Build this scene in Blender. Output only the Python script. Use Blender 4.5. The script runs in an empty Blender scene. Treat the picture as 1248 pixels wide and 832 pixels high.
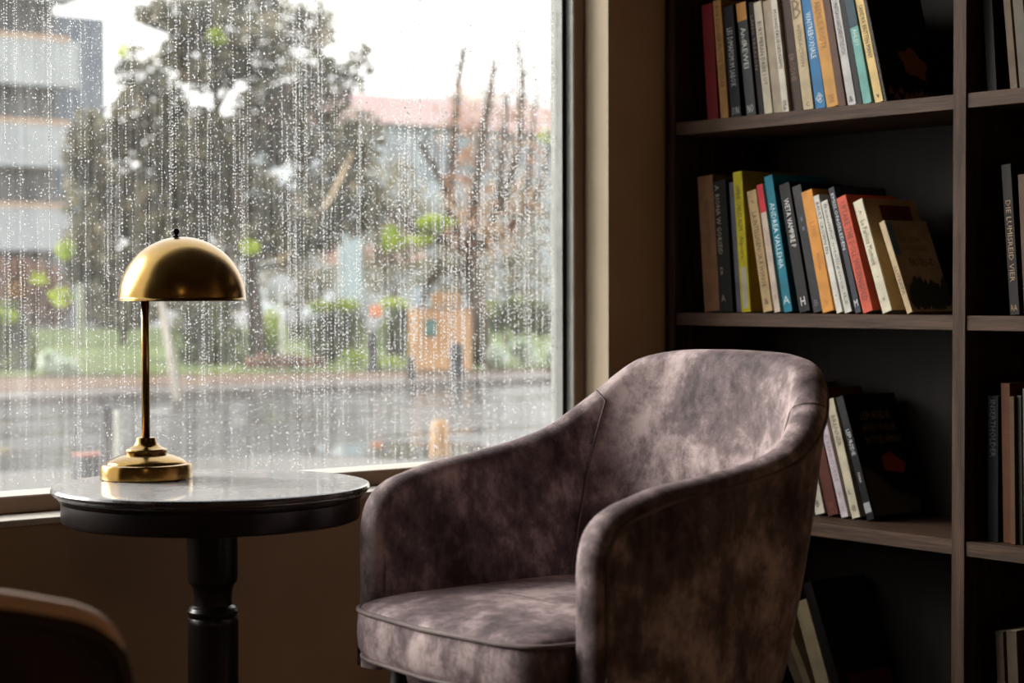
import bpy, bmesh, math, random
from mathutils import Vector, Matrix, noise
random.seed(7)
sc = bpy.context.scene
COL = sc.collection
PI = math.pi

# ------------------------------------------------------------------ camera model (measured from the room's own lines)
FPX = 2347.03
PITCH, ROLL, YAW = 0.0265532744, -0.00252281, 0.667189795
EYE = Vector((0, 0, 0.95))
_X = Vector((math.cos(YAW), math.sin(YAW), 0)); _Y = Vector((-math.sin(YAW), math.cos(YAW), 0))
_f = Vector((0, math.cos(PITCH), -math.sin(PITCH))); _u = Vector((0, math.sin(PITCH), math.cos(PITCH))); _r = Vector((1, 0, 0))
_r2 = math.cos(ROLL)*_r + math.sin(ROLL)*_u; _u2 = -math.sin(ROLL)*_r + math.cos(ROLL)*_u
def _w(v): return Vector((v.dot(_X), v.dot(_Y), v.z))
CR, CU, CF = _w(_r2), _w(_u2), _w(_f)
def ray(x, y): return CF + CR*((x-624)/FPX) + CU*((416-y)/FPX)
def on_x(x, y, X): d = ray(x, y); return EYE + d*(X/d.x)
def on_y(x, y, Y): d = ray(x, y); return EYE + d*(Y/d.y)
def on_z(x, y, Z): d = ray(x, y); return EYE + d*((Z-EYE.z)/d.z)
def at(x, y, D): return EYE + ray(x, y)*D

# ------------------------------------------------------------------ helpers
def lin(c):
    o = []
    for v in c:
        v /= 255.0
        o.append(v/12.92 if v <= 0.04045 else ((v+0.055)/1.055)**2.4)
    return (o[0], o[1], o[2], 1.0)

def tag(o, label=None, cat=None, group=None, kind=None):
    if label: o['label'] = label
    if cat: o['category'] = cat
    if group: o['group'] = group
    if kind: o['kind'] = kind
    return o

def empty(name, loc=(0, 0, 0), rz=0.0):
    o = bpy.data.objects.new(name, None); COL.objects.link(o)
    o.location = loc; o.rotation_euler = (0, 0, rz); o.empty_display_size = 0.05
    return o

class MB:
    """collects shapes, then links them as one mesh object"""
    def __init__(s): s.v = []; s.f = []; s.sm = []
    def add(s, vs, fs, smooth=False):
        b = len(s.v); s.v += [tuple(p) for p in vs]
        for f in fs: s.f.append([i+b for i in f]); s.sm.append(smooth)
    def bm(s, bmh, smooth=False):
        bmh.verts.index_update(); bmh.verts.ensure_lookup_table()
        s.add([v.co[:] for v in bmh.verts], [[v.index for v in f.verts] for f in bmh.faces], smooth); bmh.free()
    def box(s, a, b, bev=0.0, seg=1):
        m = bmesh.new(); bmesh.ops.create_cube(m, size=1)
        for v in m.verts:
            v.co = Vector((a[0]+(b[0]-a[0])*(v.co.x+.5), a[1]+(b[1]-a[1])*(v.co.y+.5), a[2]+(b[2]-a[2])*(v.co.z+.5)))
        if bev > 0: bmesh.ops.bevel(m, geom=m.edges[:], offset=bev, segments=seg, affect='EDGES', profile=.5)
        s.bm(m, False); return s
    def lathe(s, prof, n=48, c=(0, 0, 0), cap=True):
        vs = []; fs = []
        for r, z in prof:
            for k in range(n):
                a = 2*PI*k/n; vs.append((c[0]+r*math.cos(a), c[1]+r*math.sin(a), c[2]+z))
        for i in range(len(prof)-1):
            for k in range(n):
                k2 = (k+1) % n; fs.append((i*n+k, i*n+k2, (i+1)*n+k2, (i+1)*n+k))
        s.add(vs, fs, True)
        if cap:
            b = len(s.v)-len(vs)
            if prof[0][0] > 1e-5: s.f.append([b+k for k in range(n)][::-1]); s.sm.append(False)
            if prof[-1][0] > 1e-5: s.f.append([b+(len(prof)-1)*n+k for k in range(n)]); s.sm.append(False)
        return s
    def tube(s, pts, rad, n=8, closed=False):
        pts = [Vector(p) for p in pts]; N = len(pts); vs = []; fs = []
        up = Vector((0, 0, 1)); prev = None
        for i, p in enumerate(pts):
            if closed: t = pts[(i+1) % N]-pts[i-1]
            else: t = pts[min(i+1, N-1)]-pts[max(i-1, 0)]
            if t.length < 1e-9: t = Vector((0, 0, 1))
            t.normalize()
            if prev is None:
                a = t.cross(up)
                if a.length < .05: a = t.cross(Vector((1, 0, 0)))
            else: a = prev-t*prev.dot(t)
            a.normalize(); prev = a; b = t.cross(a)
            r = rad[i] if isinstance(rad, (list, tuple)) else rad
            for k in range(n):
                q = 2*PI*k/n; vs.append(p+a*(r*math.cos(q))+b*(r*math.sin(q)))
        for i in range(N if closed else N-1):
            j = (i+1) % N
            for k in range(n):
                k2 = (k+1) % n; fs.append((i*n+k, i*n+k2, j*n+k2, j*n+k))
        if not closed:
            fs.append(tuple(range(n))[::-1]); fs.append(tuple((N-1)*n+k for k in range(n)))
        s.add(vs, fs, True); return s
    def ball(s, c, r, seg=16, rings=10, sq=(1, 1, 1)):
        prof = []
        vs = []; fs = []
        for i in range(rings+1):
            th = PI*i/rings
            for k in range(seg):
                a = 2*PI*k/seg
                vs.append((c[0]+r*sq[0]*math.sin(th)*math.cos(a), c[1]+r*sq[1]*math.sin(th)*math.sin(a), c[2]+r*sq[2]*math.cos(th)))
        for i in range(rings):
            for k in range(seg):
                k2 = (k+1) % seg; fs.append((i*seg+k, (i+1)*seg+k, (i+1)*seg+k2, i*seg+k2))
        s.add(vs, fs, True); return s
    def grid(s, rows, smooth=True, closed=False):
        n = len(rows[0]); vs = [p for r in rows for p in r]; fs = []
        for i in range(len(rows)-1):
            for k in range(n if closed else n-1):
                k2 = (k+1) % n; fs.append((i*n+k, i*n+k2, (i+1)*n+k2, (i+1)*n+k))
        s.add(vs, fs, smooth); return s
    def build(s, name, m, parent=None, fix=True, loc=None, sharp=0):
        me = bpy.data.meshes.new(name); me.from_pydata(s.v, [], s.f)
        me.polygons.foreach_set('use_smooth', s.sm)
        if fix and len(s.f) < 60000:
            b = bmesh.new(); b.from_mesh(me)
            bmesh.ops.remove_doubles(b, verts=b.verts, dist=1e-6)
            bmesh.ops.recalc_face_normals(b, faces=b.faces)
            if sharp:
                for e in b.edges:
                    if len(e.link_faces) == 2 and e.calc_face_angle(0) > sharp: e.smooth = False
            b.to_mesh(me); b.free()
        me.update()
        if m: me.materials.append(m)
        o = bpy.data.objects.new(name, me); COL.objects.link(o)
        if parent: o.parent = parent
        if loc is not None: o.location = loc
        return o

# ------------------------------------------------------------------ materials
def mat(name):
    m = bpy.data.materials.new(name); m.use_nodes = True
    nt = m.node_tree; b = nt.nodes['Principled BSDF']
    return m, nt, b
def nd(nt, t, **kw):
    n = nt.nodes.new(t)
    for k, v in kw.items():
        if k in n.inputs: n.inputs[k].default_value = v
        else: setattr(n, k, v)
    return n
def coords(nt, scale=(1, 1, 1), which='Object'):
    tc = nd(nt, 'ShaderNodeTexCoord'); mp = nd(nt, 'ShaderNodeMapping'); mp.inputs['Scale'].default_value = scale
    nt.links.new(tc.outputs[which], mp.inputs['Vector']); return mp.outputs['Vector']
def ramp(nt, fac, stops):
    r = nd(nt, 'ShaderNodeValToRGB')
    e = r.color_ramp.elements
    while len(e) < len(stops): e.new(.5)
    for i, (p, c) in enumerate(stops): e[i].position = p; e[i].color = c
    nt.links.new(fac, r.inputs['Fac']); return r.outputs['Color']
def noisy(name, c1, c2, scale=5, stretch=(1, 1, 1), rough=.6, metallic=0, bump=0, detail=4, spec=.4, lo=.35, hi=.65, distort=0, bscale=None, rough2=None, coat=0):
    m, nt, b = mat(name)
    v = coords(nt, stretch)
    n = nd(nt, 'ShaderNodeTexNoise', Scale=scale, Detail=detail, Distortion=distort); nt.links.new(v, n.inputs['Vector'])
    col = ramp(nt, n.outputs['Fac'], [(lo, lin(c1)), (hi, lin(c2))])
    nt.links.new(col, b.inputs['Base Color'])
    b.inputs['Roughness'].default_value = rough; b.inputs['Metallic'].default_value = metallic
    b.inputs['Specular IOR Level'].default_value = spec
    if coat: b.inputs['Coat Weight'].default_value = coat
    if rough2 is not None:
        mr = nd(nt, 'ShaderNodeMapRange'); mr.inputs['From Min'].default_value = lo; mr.inputs['From Max'].default_value = hi
        mr.inputs['To Min'].default_value = rough; mr.inputs['To Max'].default_value = rough2
        nt.links.new(n.outputs['Fac'], mr.inputs['Value']); nt.links.new(mr.outputs['Result'], b.inputs['Roughness'])
    if bump:
        n2 = nd(nt, 'ShaderNodeTexNoise', Scale=bscale or scale*4, Detail=5.0); nt.links.new(v, n2.inputs['Vector'])
        bp = nd(nt, 'ShaderNodeBump', Strength=bump, Distance=.01); nt.links.new(n2.outputs['Fac'], bp.inputs['Height'])
        nt.links.new(bp.outputs['Normal'], b.inputs['Normal'])
    return m
def plain(name, c, rough=.6, metallic=0, spec=.4, var=.08, scale=30):
    c2 = tuple(max(0, min(255, v*(1+var))) for v in c); c1 = tuple(v*(1-var) for v in c)
    return noisy(name, c1, c2, scale=scale, rough=rough, metallic=metallic, spec=spec)

def velvet(name, dark, mid, light, sheen=.55):
    """brushed pile: cloudy light and dark patches where the nap lies differently"""
    m, nt, b = mat(name)
    v = coords(nt, (1, 1, .8))
    n1 = nd(nt, 'ShaderNodeTexNoise', Scale=7.0, Detail=7.0, Roughness=.62, Distortion=.25); nt.links.new(v, n1.inputs['Vector'])
    v2 = coords(nt, (1.5, 1.2, 1))
    n2 = nd(nt, 'ShaderNodeTexNoise', Scale=22.0, Detail=8.0, Roughness=.72, Distortion=.15); nt.links.new(v2, n2.inputs['Vector'])
    mx = nd(nt, 'ShaderNodeMix', data_type='FLOAT'); mx.inputs[0].default_value = .36
    nt.links.new(n1.outputs['Fac'], mx.inputs[2]); nt.links.new(n2.outputs['Fac'], mx.inputs[3])
    col = ramp(nt, mx.outputs[0], [(.40, lin(dark)), (.49, lin(mid)), (.60, lin(light))])
    nt.links.new(col, b.inputs['Base Color'])
    b.inputs['Roughness'].default_value = .7; b.inputs['Specular IOR Level'].default_value = .2
    b.inputs['Sheen Weight'].default_value = sheen; b.inputs['Sheen Roughness'].default_value = .3
    b.inputs['Sheen Tint'].default_value = lin(light)
    n3 = nd(nt, 'ShaderNodeTexNoise', Scale=300.0, Detail=2.0); nt.links.new(v, n3.inputs['Vector'])
    ad = nd(nt, 'ShaderNodeMath', operation='MULTIPLY_ADD'); ad.inputs[1].default_value = 3.0
    nt.links.new(mx.outputs[0], ad.inputs[0]); nt.links.new(n3.outputs['Fac'], ad.inputs[2])
    bp = nd(nt, 'ShaderNodeBump', Strength=.2, Distance=.004); nt.links.new(ad.outputs[0], bp.inputs['Height'])
    nt.links.new(bp.outputs['Normal'], b.inputs['Normal'])
    return m

M = {}
M['wall'] = noisy('wall_paint', (190, 163, 132), (198, 170, 139), scale=3, rough=.75, bump=.05, bscale=120, spec=.25)
M['reveal'] = noisy('reveal_paint', (162, 147, 124), (170, 155, 132), scale=3, rough=.7, spec=.3)
M['floor'] = noisy('floor_planks', (52, 36, 26), (78, 55, 40), scale=3, stretch=(1, 9, 1), rough=.45)
M['ceiling'] = noisy('ceiling_paint', (120, 108, 95), (128, 116, 102), scale=2, rough=.8)
M['frame_brown'] = noisy('window_wood', (138, 112, 92), (152, 124, 102), scale=8, stretch=(1, 1, .2), rough=.6)
M['alu'] = noisy('grey_aluminium', (112, 114, 110), (124, 126, 122), scale=20, rough=.55, metallic=.1)
M['gasket'] = plain('black_gasket', (22, 22, 22), rough=.6)
M['sill'] = noisy('sill_paint', (205, 196, 180), (215, 207, 192), scale=4, rough=.5)
M['case'] = noisy('bookcase_wood', (50, 36, 28), (74, 55, 43), scale=5, stretch=(12, 12, 1.2), rough=.65, bump=.12, bscale=20, spec=.15)
M['case_h'] = noisy('bookcase_shelf_wood', (52, 38, 29), (78, 58, 45), scale=6, stretch=(8, 1, 14), rough=.6, bump=.12, bscale=16, spec=.15)
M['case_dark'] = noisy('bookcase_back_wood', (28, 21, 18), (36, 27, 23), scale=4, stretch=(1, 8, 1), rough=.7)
M['velvet'] = velvet('mauve_velvet', (66, 55, 56), (116, 100, 101), (192, 172, 171))
M['velvet_brown'] = velvet('brown_velvet', (40, 29, 25), (54, 39, 33), (72, 53, 44))
M['piping'] = noisy('mauve_piping', (92, 78, 76), (126, 110, 107), scale=14, rough=.7)
M['piping_brown'] = noisy('brown_piping', (46, 33, 28), (60, 44, 36), scale=14, rough=.7)
M['legwood'] = noisy('dark_leg_wood', (24, 16, 12), (38, 26, 20), scale=6, stretch=(6, 6, 1), rough=.4)
M['table'] = noisy('dark_table_wood', (20, 13, 12), (32, 22, 20), scale=5, stretch=(1, 1, .3), rough=.3, spec=.4)
M['tabletop'] = noisy('dusty_glare_table_top', (34, 26, 24), (58, 48, 44), scale=14, rough=.2, rough2=.42, spec=.9, lo=.38, hi=.62, distort=.6, detail=6, coat=1.0, bump=.07, bscale=38)
_b = M['tabletop'].node_tree.nodes['Principled BSDF']; _b.inputs['Sheen Weight'].default_value = .42; _b.inputs['Sheen Roughness'].default_value = .25   # dust-like sheen, added to brighten the grazing glare
M['brass'] = noisy('aged_brass', (136, 106, 56), (164, 132, 76), scale=9, rough=.16, rough2=.26, metallic=1.0)
M['brass_in'] = noisy('shade_lining', (120, 90, 40), (140, 105, 50), scale=5, rough=.4, metallic=1.0)
M['finial'] = plain('dark_finial', (40, 26, 22), rough=.25, metallic=.6)
M['pages'] = noisy('paper_pages', (170, 158, 132), (206, 194, 168), scale=40, stretch=(1, 30, .2), rough=.85)
_cm = {}
def cmat(c, rough=.55, var=.07):
    q = .62 if max(c) < 60 else .9
    c = tuple(int(v*q) for v in c); k = (c, rough)
    if k not in _cm: _cm[k] = noisy('cover_%02x%02x%02x' % tuple(c), tuple(v*(1-var) for v in c), tuple(min(255, v*(1+var)) for v in c), scale=25, rough=rough, spec=.2)
    return _cm[k]
def ink(c): 
    k = ('ink', tuple(c))
    if k not in _cm: _cm[k] = plain('ink_%02x%02x%02x' % tuple(c), c, rough=.6)
    return _cm[k]

# ------------------------------------------------------------------ setting: room shell
YW = 3.23; YF = YW+.08; XB = 2.986
SILL = .545; X_REV = 2.821
def struct(o): o['kind'] = 'structure'; return o
XL, YB, ZC = -2.6, -2.6, 2.75
wx0 = -.55; wtop = 2.4
w = MB()
w.box((XL, YW, 0), (3.45, YW+.2, SILL-.012))
w.box((X_REV, YW, SILL-.012), (3.45, YW+.2, ZC))
w.box((wx0-2.05, YW, SILL-.012), (wx0, YW+.2, ZC))
w.box((wx0, YW, wtop), (X_REV, YW+.2, ZC))
struct(w.build('wall_window', M['wall']))
w = MB(); w.box((3.30, YB, 0), (3.45, YW, ZC)); struct(w.build('wall_right', M['wall']))
w = MB(); w.box((XL-.15, YB, 0), (XL, YW+.2, ZC)); struct(w.build('wall_left', M['wall']))
w = MB(); w.box((XL-.15, YB-.15, 0), (3.45, YB, ZC)); struct(w.build('wall_back', M['wall']))
w = MB(); w.box((XL-.15, YB-.15, -.12), (3.45, YW+.2, 0)); struct(w.build('floor', M['floor']))
w = MB(); w.box((XL-.15, YB-.15, ZC), (3.45, YW+.2, ZC+.12)); struct(w.build('ceiling', M['ceiling']))
# pale plaster lining of the window opening
w = MB(); w.box((X_REV-.004, YW-.0005, SILL), (X_REV, YW+.17, wtop)); struct(w.build('trim_1', M['reveal']))
# window sill board
w = MB(); w.box((wx0, YW-.006, SILL-.013), (X_REV-.004, YW+.17, SILL), .003, 2); struct(w.build('trim_2', M['sill']))
w = MB(); w.box((XL, YW-.012, 0), (XB, YW, .09), .003); struct(w.build('baseboard_window', M['frame_brown']))

# window
win = empty('window_1', (1.2, YF, SILL)); struct(win)
def wpart(name, m, boxes, bev=.002):
    mb = MB()
    for a, b in boxes: mb.box(a, b, bev)
    o = mb.build(name, m); o.parent = win; o.matrix_parent_inverse = Matrix.Translation(-win.location); return o
xr = X_REV-.004
wpart('wooden_frame', M['frame_brown'], [((2.786, YF, SILL+.0005), (xr, YF+.07, wtop)), ((wx0, YF, SILL+.0005), (2.786, YF+.07, .577)), ((wx0, YF, SILL), (wx0+.04, YF+.07, wtop)), ((wx0, YF, wtop-.04), (xr, YF+.07, wtop))])
XG0 = 2.7745
wpart('metal_frame', M['alu'], [((2.7852, YF+.003, .577), (2.786, YF+.028, wtop)), ((XG0, YF+.0285, .577), (2.786, YF+.07, wtop))], .0004)
wpart('gasket', M['gasket'], [((XG0+.0006, YF+.0275, .577), (2.7852, YF+.029, wtop))], 0)
mb = MB()   # sloping bottom bead
a, b = wx0, XG0-.0005
mb.add([(a, YF+.004, .577), (b, YF+.004, .577), (b, YF+.06, .577), (a, YF+.06, .577), (a, YF+.004, .5775), (b, YF+.004, .5775), (b, YF+.05, .5815), (a, YF+.05, .5815), (a, YF+.06, .5815), (b, YF+.06, .5815)],
       [(0, 1, 5, 4), (4, 5, 6, 7), (7, 6, 9, 8), (3, 8, 9, 2), (0, 3, 2, 1), (0, 4, 7, 8, 3), (1, 2, 9, 6, 5)])
o = mb.build('bottom_bead', M['sill']); o.parent = win; o.matrix_parent_inverse = Matrix.Translation(-win.location)
# wet, slightly misted pane
def glass_mat():
    m = bpy.data.materials.new('wet_misted_glass'); m.use_nodes = True; nt = m.node_tree
    nt.nodes.clear(); out = nd(nt, 'ShaderNodeOutputMaterial')
    tr = nd(nt, 'ShaderNodeBsdfTransparent'); tr.inputs['Color'].default_value = (.97, .98, .98, 1)
    tl = nd(nt, 'ShaderNodeBsdfTranslucent'); tl.inputs['Color'].default_value = (.96, .97, .95, 1)
    gl = nd(nt, 'ShaderNodeBsdfGlossy', Roughness=.03)
    v = coords(nt, (28, 1, 1.1)); n = nd(nt, 'ShaderNodeTexNoise', Scale=3.0, Detail=6.0, Roughness=.65); nt.links.new(v, n.inputs['Vector'])
    v2 = coords(nt, (1, 1, 1)); n2 = nd(nt, 'ShaderNodeTexNoise', Scale=2.2, Detail=3.0); nt.links.new(v2, n2.inputs['Vector'])
    tc = nd(nt, 'ShaderNodeTexCoord'); sx = nd(nt, 'ShaderNodeSeparateXYZ'); nt.links.new(tc.outputs['Object'], sx.inputs['Vector'])
    lowz = nd(nt, 'ShaderNodeMapRange'); lowz.inputs['From Min'].default_value = .45; lowz.inputs['From Max'].default_value = 0.0
    lowz.inputs['To Min'].default_value = 0.0; lowz.inputs['To Max'].default_value = 1.0
    nt.links.new(sx.outputs['Z'], lowz.inputs['Value'])
    st = nd(nt, 'ShaderNodeMapRange'); st.inputs['From Min'].default_value = .35; st.inputs['From Max'].default_value = .7
    st.inputs['To Min'].default_value = .012; st.inputs['To Max'].default_value = .06; nt.links.new(n.outputs['Fac'], st.inputs['Value'])
    st2 = nd(nt, 'ShaderNodeMapRange'); st2.inputs['From Min'].default_value = .35; st2.inputs['From Max'].default_value = .65
    st2.inputs['To Min'].default_value = .6; st2.inputs['To Max'].default_value = 1.3; nt.links.new(n2.outputs['Fac'], st2.inputs['Value'])
    mu = nd(nt, 'ShaderNodeMath', operation='MULTIPLY'); nt.links.new(st.outputs[0], mu.inputs[0]); nt.links.new(st2.outputs[0], mu.inputs[1])
    k = nd(nt, 'ShaderNodeMath', operation='MULTIPLY_ADD'); k.inputs[1].default_value = 1.3; k.inputs[2].default_value = 1.0; nt.links.new(lowz.outputs[0], k.inputs[0])
    mu2 = nd(nt, 'ShaderNodeMath', operation='MULTIPLY'); nt.links.new(mu.outputs[0], mu2.inputs[0]); nt.links.new(k.outputs[0], mu2.inputs[1])
    m1 = nd(nt, 'ShaderNodeMixShader'); nt.links.new(mu2.outputs[0], m1.inputs[0]); nt.links.new(tr.outputs[0], m1.inputs[1]); nt.links.new(tl.outputs[0], m1.inputs[2])
    m2 = nd(nt, 'ShaderNodeMixShader'); m2.inputs[0].default_value = .03; nt.links.new(m1.outputs[0], m2.inputs[1]); nt.links.new(gl.outputs[0], m2.inputs[2])
    nt.links.new(m2.outputs[0], out.inputs['Surface']); return m
YG = YF+.053
mb = MB(); mb.add([(wx0+.04, 0, .0), (2.7748, 0, 0), (2.7748, 0, wtop-.04-.5815), (wx0+.04, 0, wtop-.04-.5815)], [(0, 1, 2, 3)])
pane = mb.build('pane', glass_mat(), win); pane.location = (0-1.2, YG-YF, .5815-SILL)

# raindrops on the outer face of the pane
def drops():
    m, nt, b = mat('rain_water'); b.inputs['Transmission Weight'].default_value = 1.0; b.inputs['IOR'].default_value = 1.33
    b.inputs['Roughness'].default_value = .06; b.inputs['Base Color'].default_value = (1, 1, 1, 1)
    tl = nd(nt, 'ShaderNodeBsdfTranslucent'); tl.inputs['Color'].default_value = (1, 1, 1, 1)
    ms = nd(nt, 'ShaderNodeMixShader'); ms.inputs[0].default_value = .15  # white translucent share added so the drops read as bright glints
    nt.links.new(b.outputs[0], ms.inputs[1]); nt.links.new(tl.outputs[0], ms.inputs[2]); nt.links.new(ms.outputs[0], nt.nodes['Material Output'].inputs['Surface'])
    rnd = random.Random(3)
    vs = []; fs = []
    x0, x1, z0, z1 = 1.36, 2.772, .586, 1.74
    S = 7
    CI = [(math.cos(2*PI*k/S), math.sin(2*PI*k/S)) for k in range(S)]
    def drop(x, z, r, el):
        base = len(vs); y = YG+.0008; hgt = r*.72
        for q, hh, up in ((1.0, 0.0, 0), (.72, .62, .12)):
            for c_, s_ in CI: vs.append((x+r*q*c_, y+hgt*hh, z+r*q*el*s_+up*r))
        vs.append((x, y+hgt, z+.22*r)); top = len(vs)-1  # apex set high to brighten the drop with more sky
        fs.append([base+k for k in range(S)])
        for k in range(S):
            k2 = (k+1) % S; fs.append([base+k, base+S+k, base+S+k2, base+k2]); fs.append([base+S+k, top, base+S+k2])
    # running chains
    for c in range(480):
        x = rnd.uniform(x0, x1); right = (x-x0)/(x1-x0)
        if rnd.random() > .35+.65*right: continue
        z = rnd.uniform(.85, 1.85); zend = max(rnd.choice((z0, .72, .8)), z-rnd.uniform(.12, .6)); r0 = rnd.uniform(.0008, .0012)*(1+.7*right)
        while z > zend:
            r = r0*rnd.uniform(.75, 1.2); drop(x+rnd.gauss(0, .0003), z, r, rnd.uniform(1.0, 1.3)); z -= r*rnd.uniform(3.2, 6.5)
            x += rnd.gauss(0, .00015)
    # scattered drops
    for c in range(36000):
        x = rnd.uniform(x0, x1); z = rnd.uniform(z0, z1); right = (x-x0)/(x1-x0)
        d = noise.noise(Vector((x*5, 1.3, z*3)))*.6+.2
        if z < .88: d -= .3
        if rnd.random() > .55+d: continue
        r = (.00058+abs(rnd.gauss(0, .00036)))*(1+.6*right); drop(x, z, min(r, .003), rnd.uniform(.95, 1.25))
    me = bpy.data.meshes.new('raindrops'); me.from_pydata(vs, [], fs); me.polygons.foreach_set('use_smooth', [True]*len(fs)); me.update()
    # flat backs stay flat
    for p in me.polygons:
        if len(p.vertices) == S: p.use_smooth = False
    me.materials.append(m); o = bpy.data.objects.new('raindrops', me); COL.objects.link(o)
    tag(o, 'raindrops and running trickles covering the window pane', 'raindrops', kind='stuff')
drops()

# ------------------------------------------------------------------ bookcase
case = empty('bookcase', (XB, 2.4, 0)); tag(case, 'tall dark brown wooden bookcase against the right wall, full of books', 'bookcase')
def cpart(name, m, boxes, bev=.0012):
    mb = MB()
    for a, b in boxes: mb.box(a, b, bev)
    o = mb.build(name, m); o.parent = case; o.matrix_parent_inverse = Matrix.Translation(-case.location); return o
XK = 3.286; YD0, YD1 = 2.377, 2.409; YLp = 3.195; YR0 = 1.592
cpart('side_panel', M['case'], [((XB, YLp, 0), (XK, YW-.002, 2.21))])
cpart('side_panel', M['case'], [((XB, YR0-.032, 0), (XK, YR0, 2.21))])
cpart('divider', M['case'], [((XB, YD0, 0), (XK, YD1, 2.182))])
SH = [.03, .462, .899, 1.327, 1.755]
for z in SH:
    th = .029 if z > .1 else .0285
    for y0, y1 in ((YD1, YLp), (YR0, YD0)):
        cpart('shelf', M['case_h'], [((XB+.003, y0+.0003, z-th), (XK-.012, y1-.0003, z))])
cpart('top_panel', M['case_h'], [((XB, YR0, 2.182), (XK, YLp, 2.21))])
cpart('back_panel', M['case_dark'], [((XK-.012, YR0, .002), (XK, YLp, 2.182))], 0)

# ------------------------------------------------------------------ books
_tc = {}
def glyphs(txt):
    if txt not in _tc:
        cu = bpy.data.curves.new('lettering', 'FONT'); cu.body = txt; cu.size = 1; cu.resolution_u = 1
        o = bpy.data.objects.new('lettering', cu); COL.objects.link(o)
        dg = bpy.context.evaluated_depsgraph_get(); me = bpy.data.meshes.new_from_object(o.evaluated_get(dg))
        vs = [v.co[:2] for v in me.vertices]; fs = [list(p.vertices) for p in me.polygons]
        bpy.data.objects.remove(o); bpy.data.curves.remove(cu); bpy.data.meshes.remove(me)
        xs = [v[0] for v in vs]; ys = [v[1] for v in vs]
        _tc[txt] = (vs, fs, min(xs), max(xs), min(ys), max(ys))
    return _tc[txt]
def put_text(mb, txt, O, U, V, wid, hgt):
    """text filling wid x hgt with its lower-left corner at O, running along U, letters standing along V"""
    vs, fs, a, b, c, d = glyphs(txt)
    O, U, V = Vector(O), Vector(U), Vector(V)
    mb.add([O+U*((x-a)/(b-a)*wid)+V*((y-c)/(d-c)*hgt) for x, y in vs], fs)
E1 = .0006
def make_book(base, lean, h, t, d, col, label, name='book', group=None, text=None, tcol=(30, 25, 20), span=(.08, .7), cap=.5,
              marks=(), top=None, bottom=None, rough=.55, side=None, cover=None, hard=False, pages=True):
    c = MB(); ct = min(.0022, t*.18)
    c.box((0, -t, 0), (ct, 0, h), ct*.4)
    c.box((ct*.5, -ct, 0), (d, 0, h)); c.box((ct*.5, -t, 0), (d, -t+ct, h))
    o = c.build(name, cmat(col, rough)); o.location = base; o.rotation_euler = (-lean, 0, 0)
    tag(o, label, 'book', group)
    if side:   # cover boards in another colour than the spine
        s = MB(); s.box((.004, -t-.0004, .0005), (d, -t+.0002, h-.0005)); s.build('front_cover', cmat(side, rough), o)
    ins = .003 if hard else .0006
    if pages: p = MB(); p.box((ct, -t+ct, ins), (d-(.004 if hard else .001), -ct, h-ins)); p.build('page_block', M['pages'], o)
    if top:
        f0, colr = top; s = MB(); s.box((-.0004, -t+.0003, h*f0), (.0002, -.0003, h-.0003)); s.build('spine_band', cmat(colr, rough), o)
    if bottom:
        f0, f1, i0, i1, colr = bottom; s = MB(); s.box((-.0004, -t*i1, h*f0), (.0002, -t*i0, h*f1)); s.build('spine_label', cmat(colr, rough), o)
    if text:
        parts = text if isinstance(text, list) else [(text, span[0], span[1], cap)]
        for tx, a, b, cp in parts:
            s = MB(); hh = t*cp; put_text(s, tx, (-E1, -(t-hh)/2, h*(1-a)), (0, 0, -1), (0, -1, 0), h*(b-a), hh); s.build('spine_title', ink(tcol), o)
    for tx, zf, wf, hf in marks:
        s = MB(); ww = t*wf; put_text(s, tx, (-E1, -(t-ww)/2, h*zf), (0, -1, 0), (0, 0, 1), ww, t*hf); s.build('spine_mark', ink(tcol), o)
    if cover: cover(o, h, t, d)
    return o

def row(z, ysh, XS, items, yhi, group):
    """items: (BLx, BRx, TLx, TLy, height or None, depth, colour, label, kwargs) measured on the spine plane, left to right"""
    prev = None
    for it in items:
        blx, brx, tlx, tly, hh, d, col, label, kw = it
        y0 = on_x(blx, ysh, XS).y; y1 = on_x(brx, ysh, XS).y; pt = on_x(tlx, tly, XS)
        lean = math.atan2(pt.y-y0, pt.z-z); h = hh or math.hypot(pt.y-y0, pt.z-z)
        t = max(.006, (y0-y1)*math.cos(lean))
        if prev:       # keep clear of the neighbour on the left
            pb, pl, ph, ptk = prev
            def yr(zz): return (pb - ptk/math.cos(pl)) + math.tan(pl)*(zz)   # right face of neighbour at height zz above shelf
            hm = min(h*math.cos(lean), ph*math.cos(pl)+ptk*math.sin(pl))
            yb = min(y0, yr(0)-.0006); yt = min(y0+math.tan(lean)*hm, yr(hm)-.0006)
            t = max(.006, t-(y0-yb)*.8)
            y0 = yb; lean = math.atan2(yt-yb, hm)
        make_book((XS+random.Random(label).uniform(-.004, .006), y0, z+.0004), lean, h, t, d, col, label, group=group, **kw)
        prev = (y0, lean, h, t)

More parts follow.
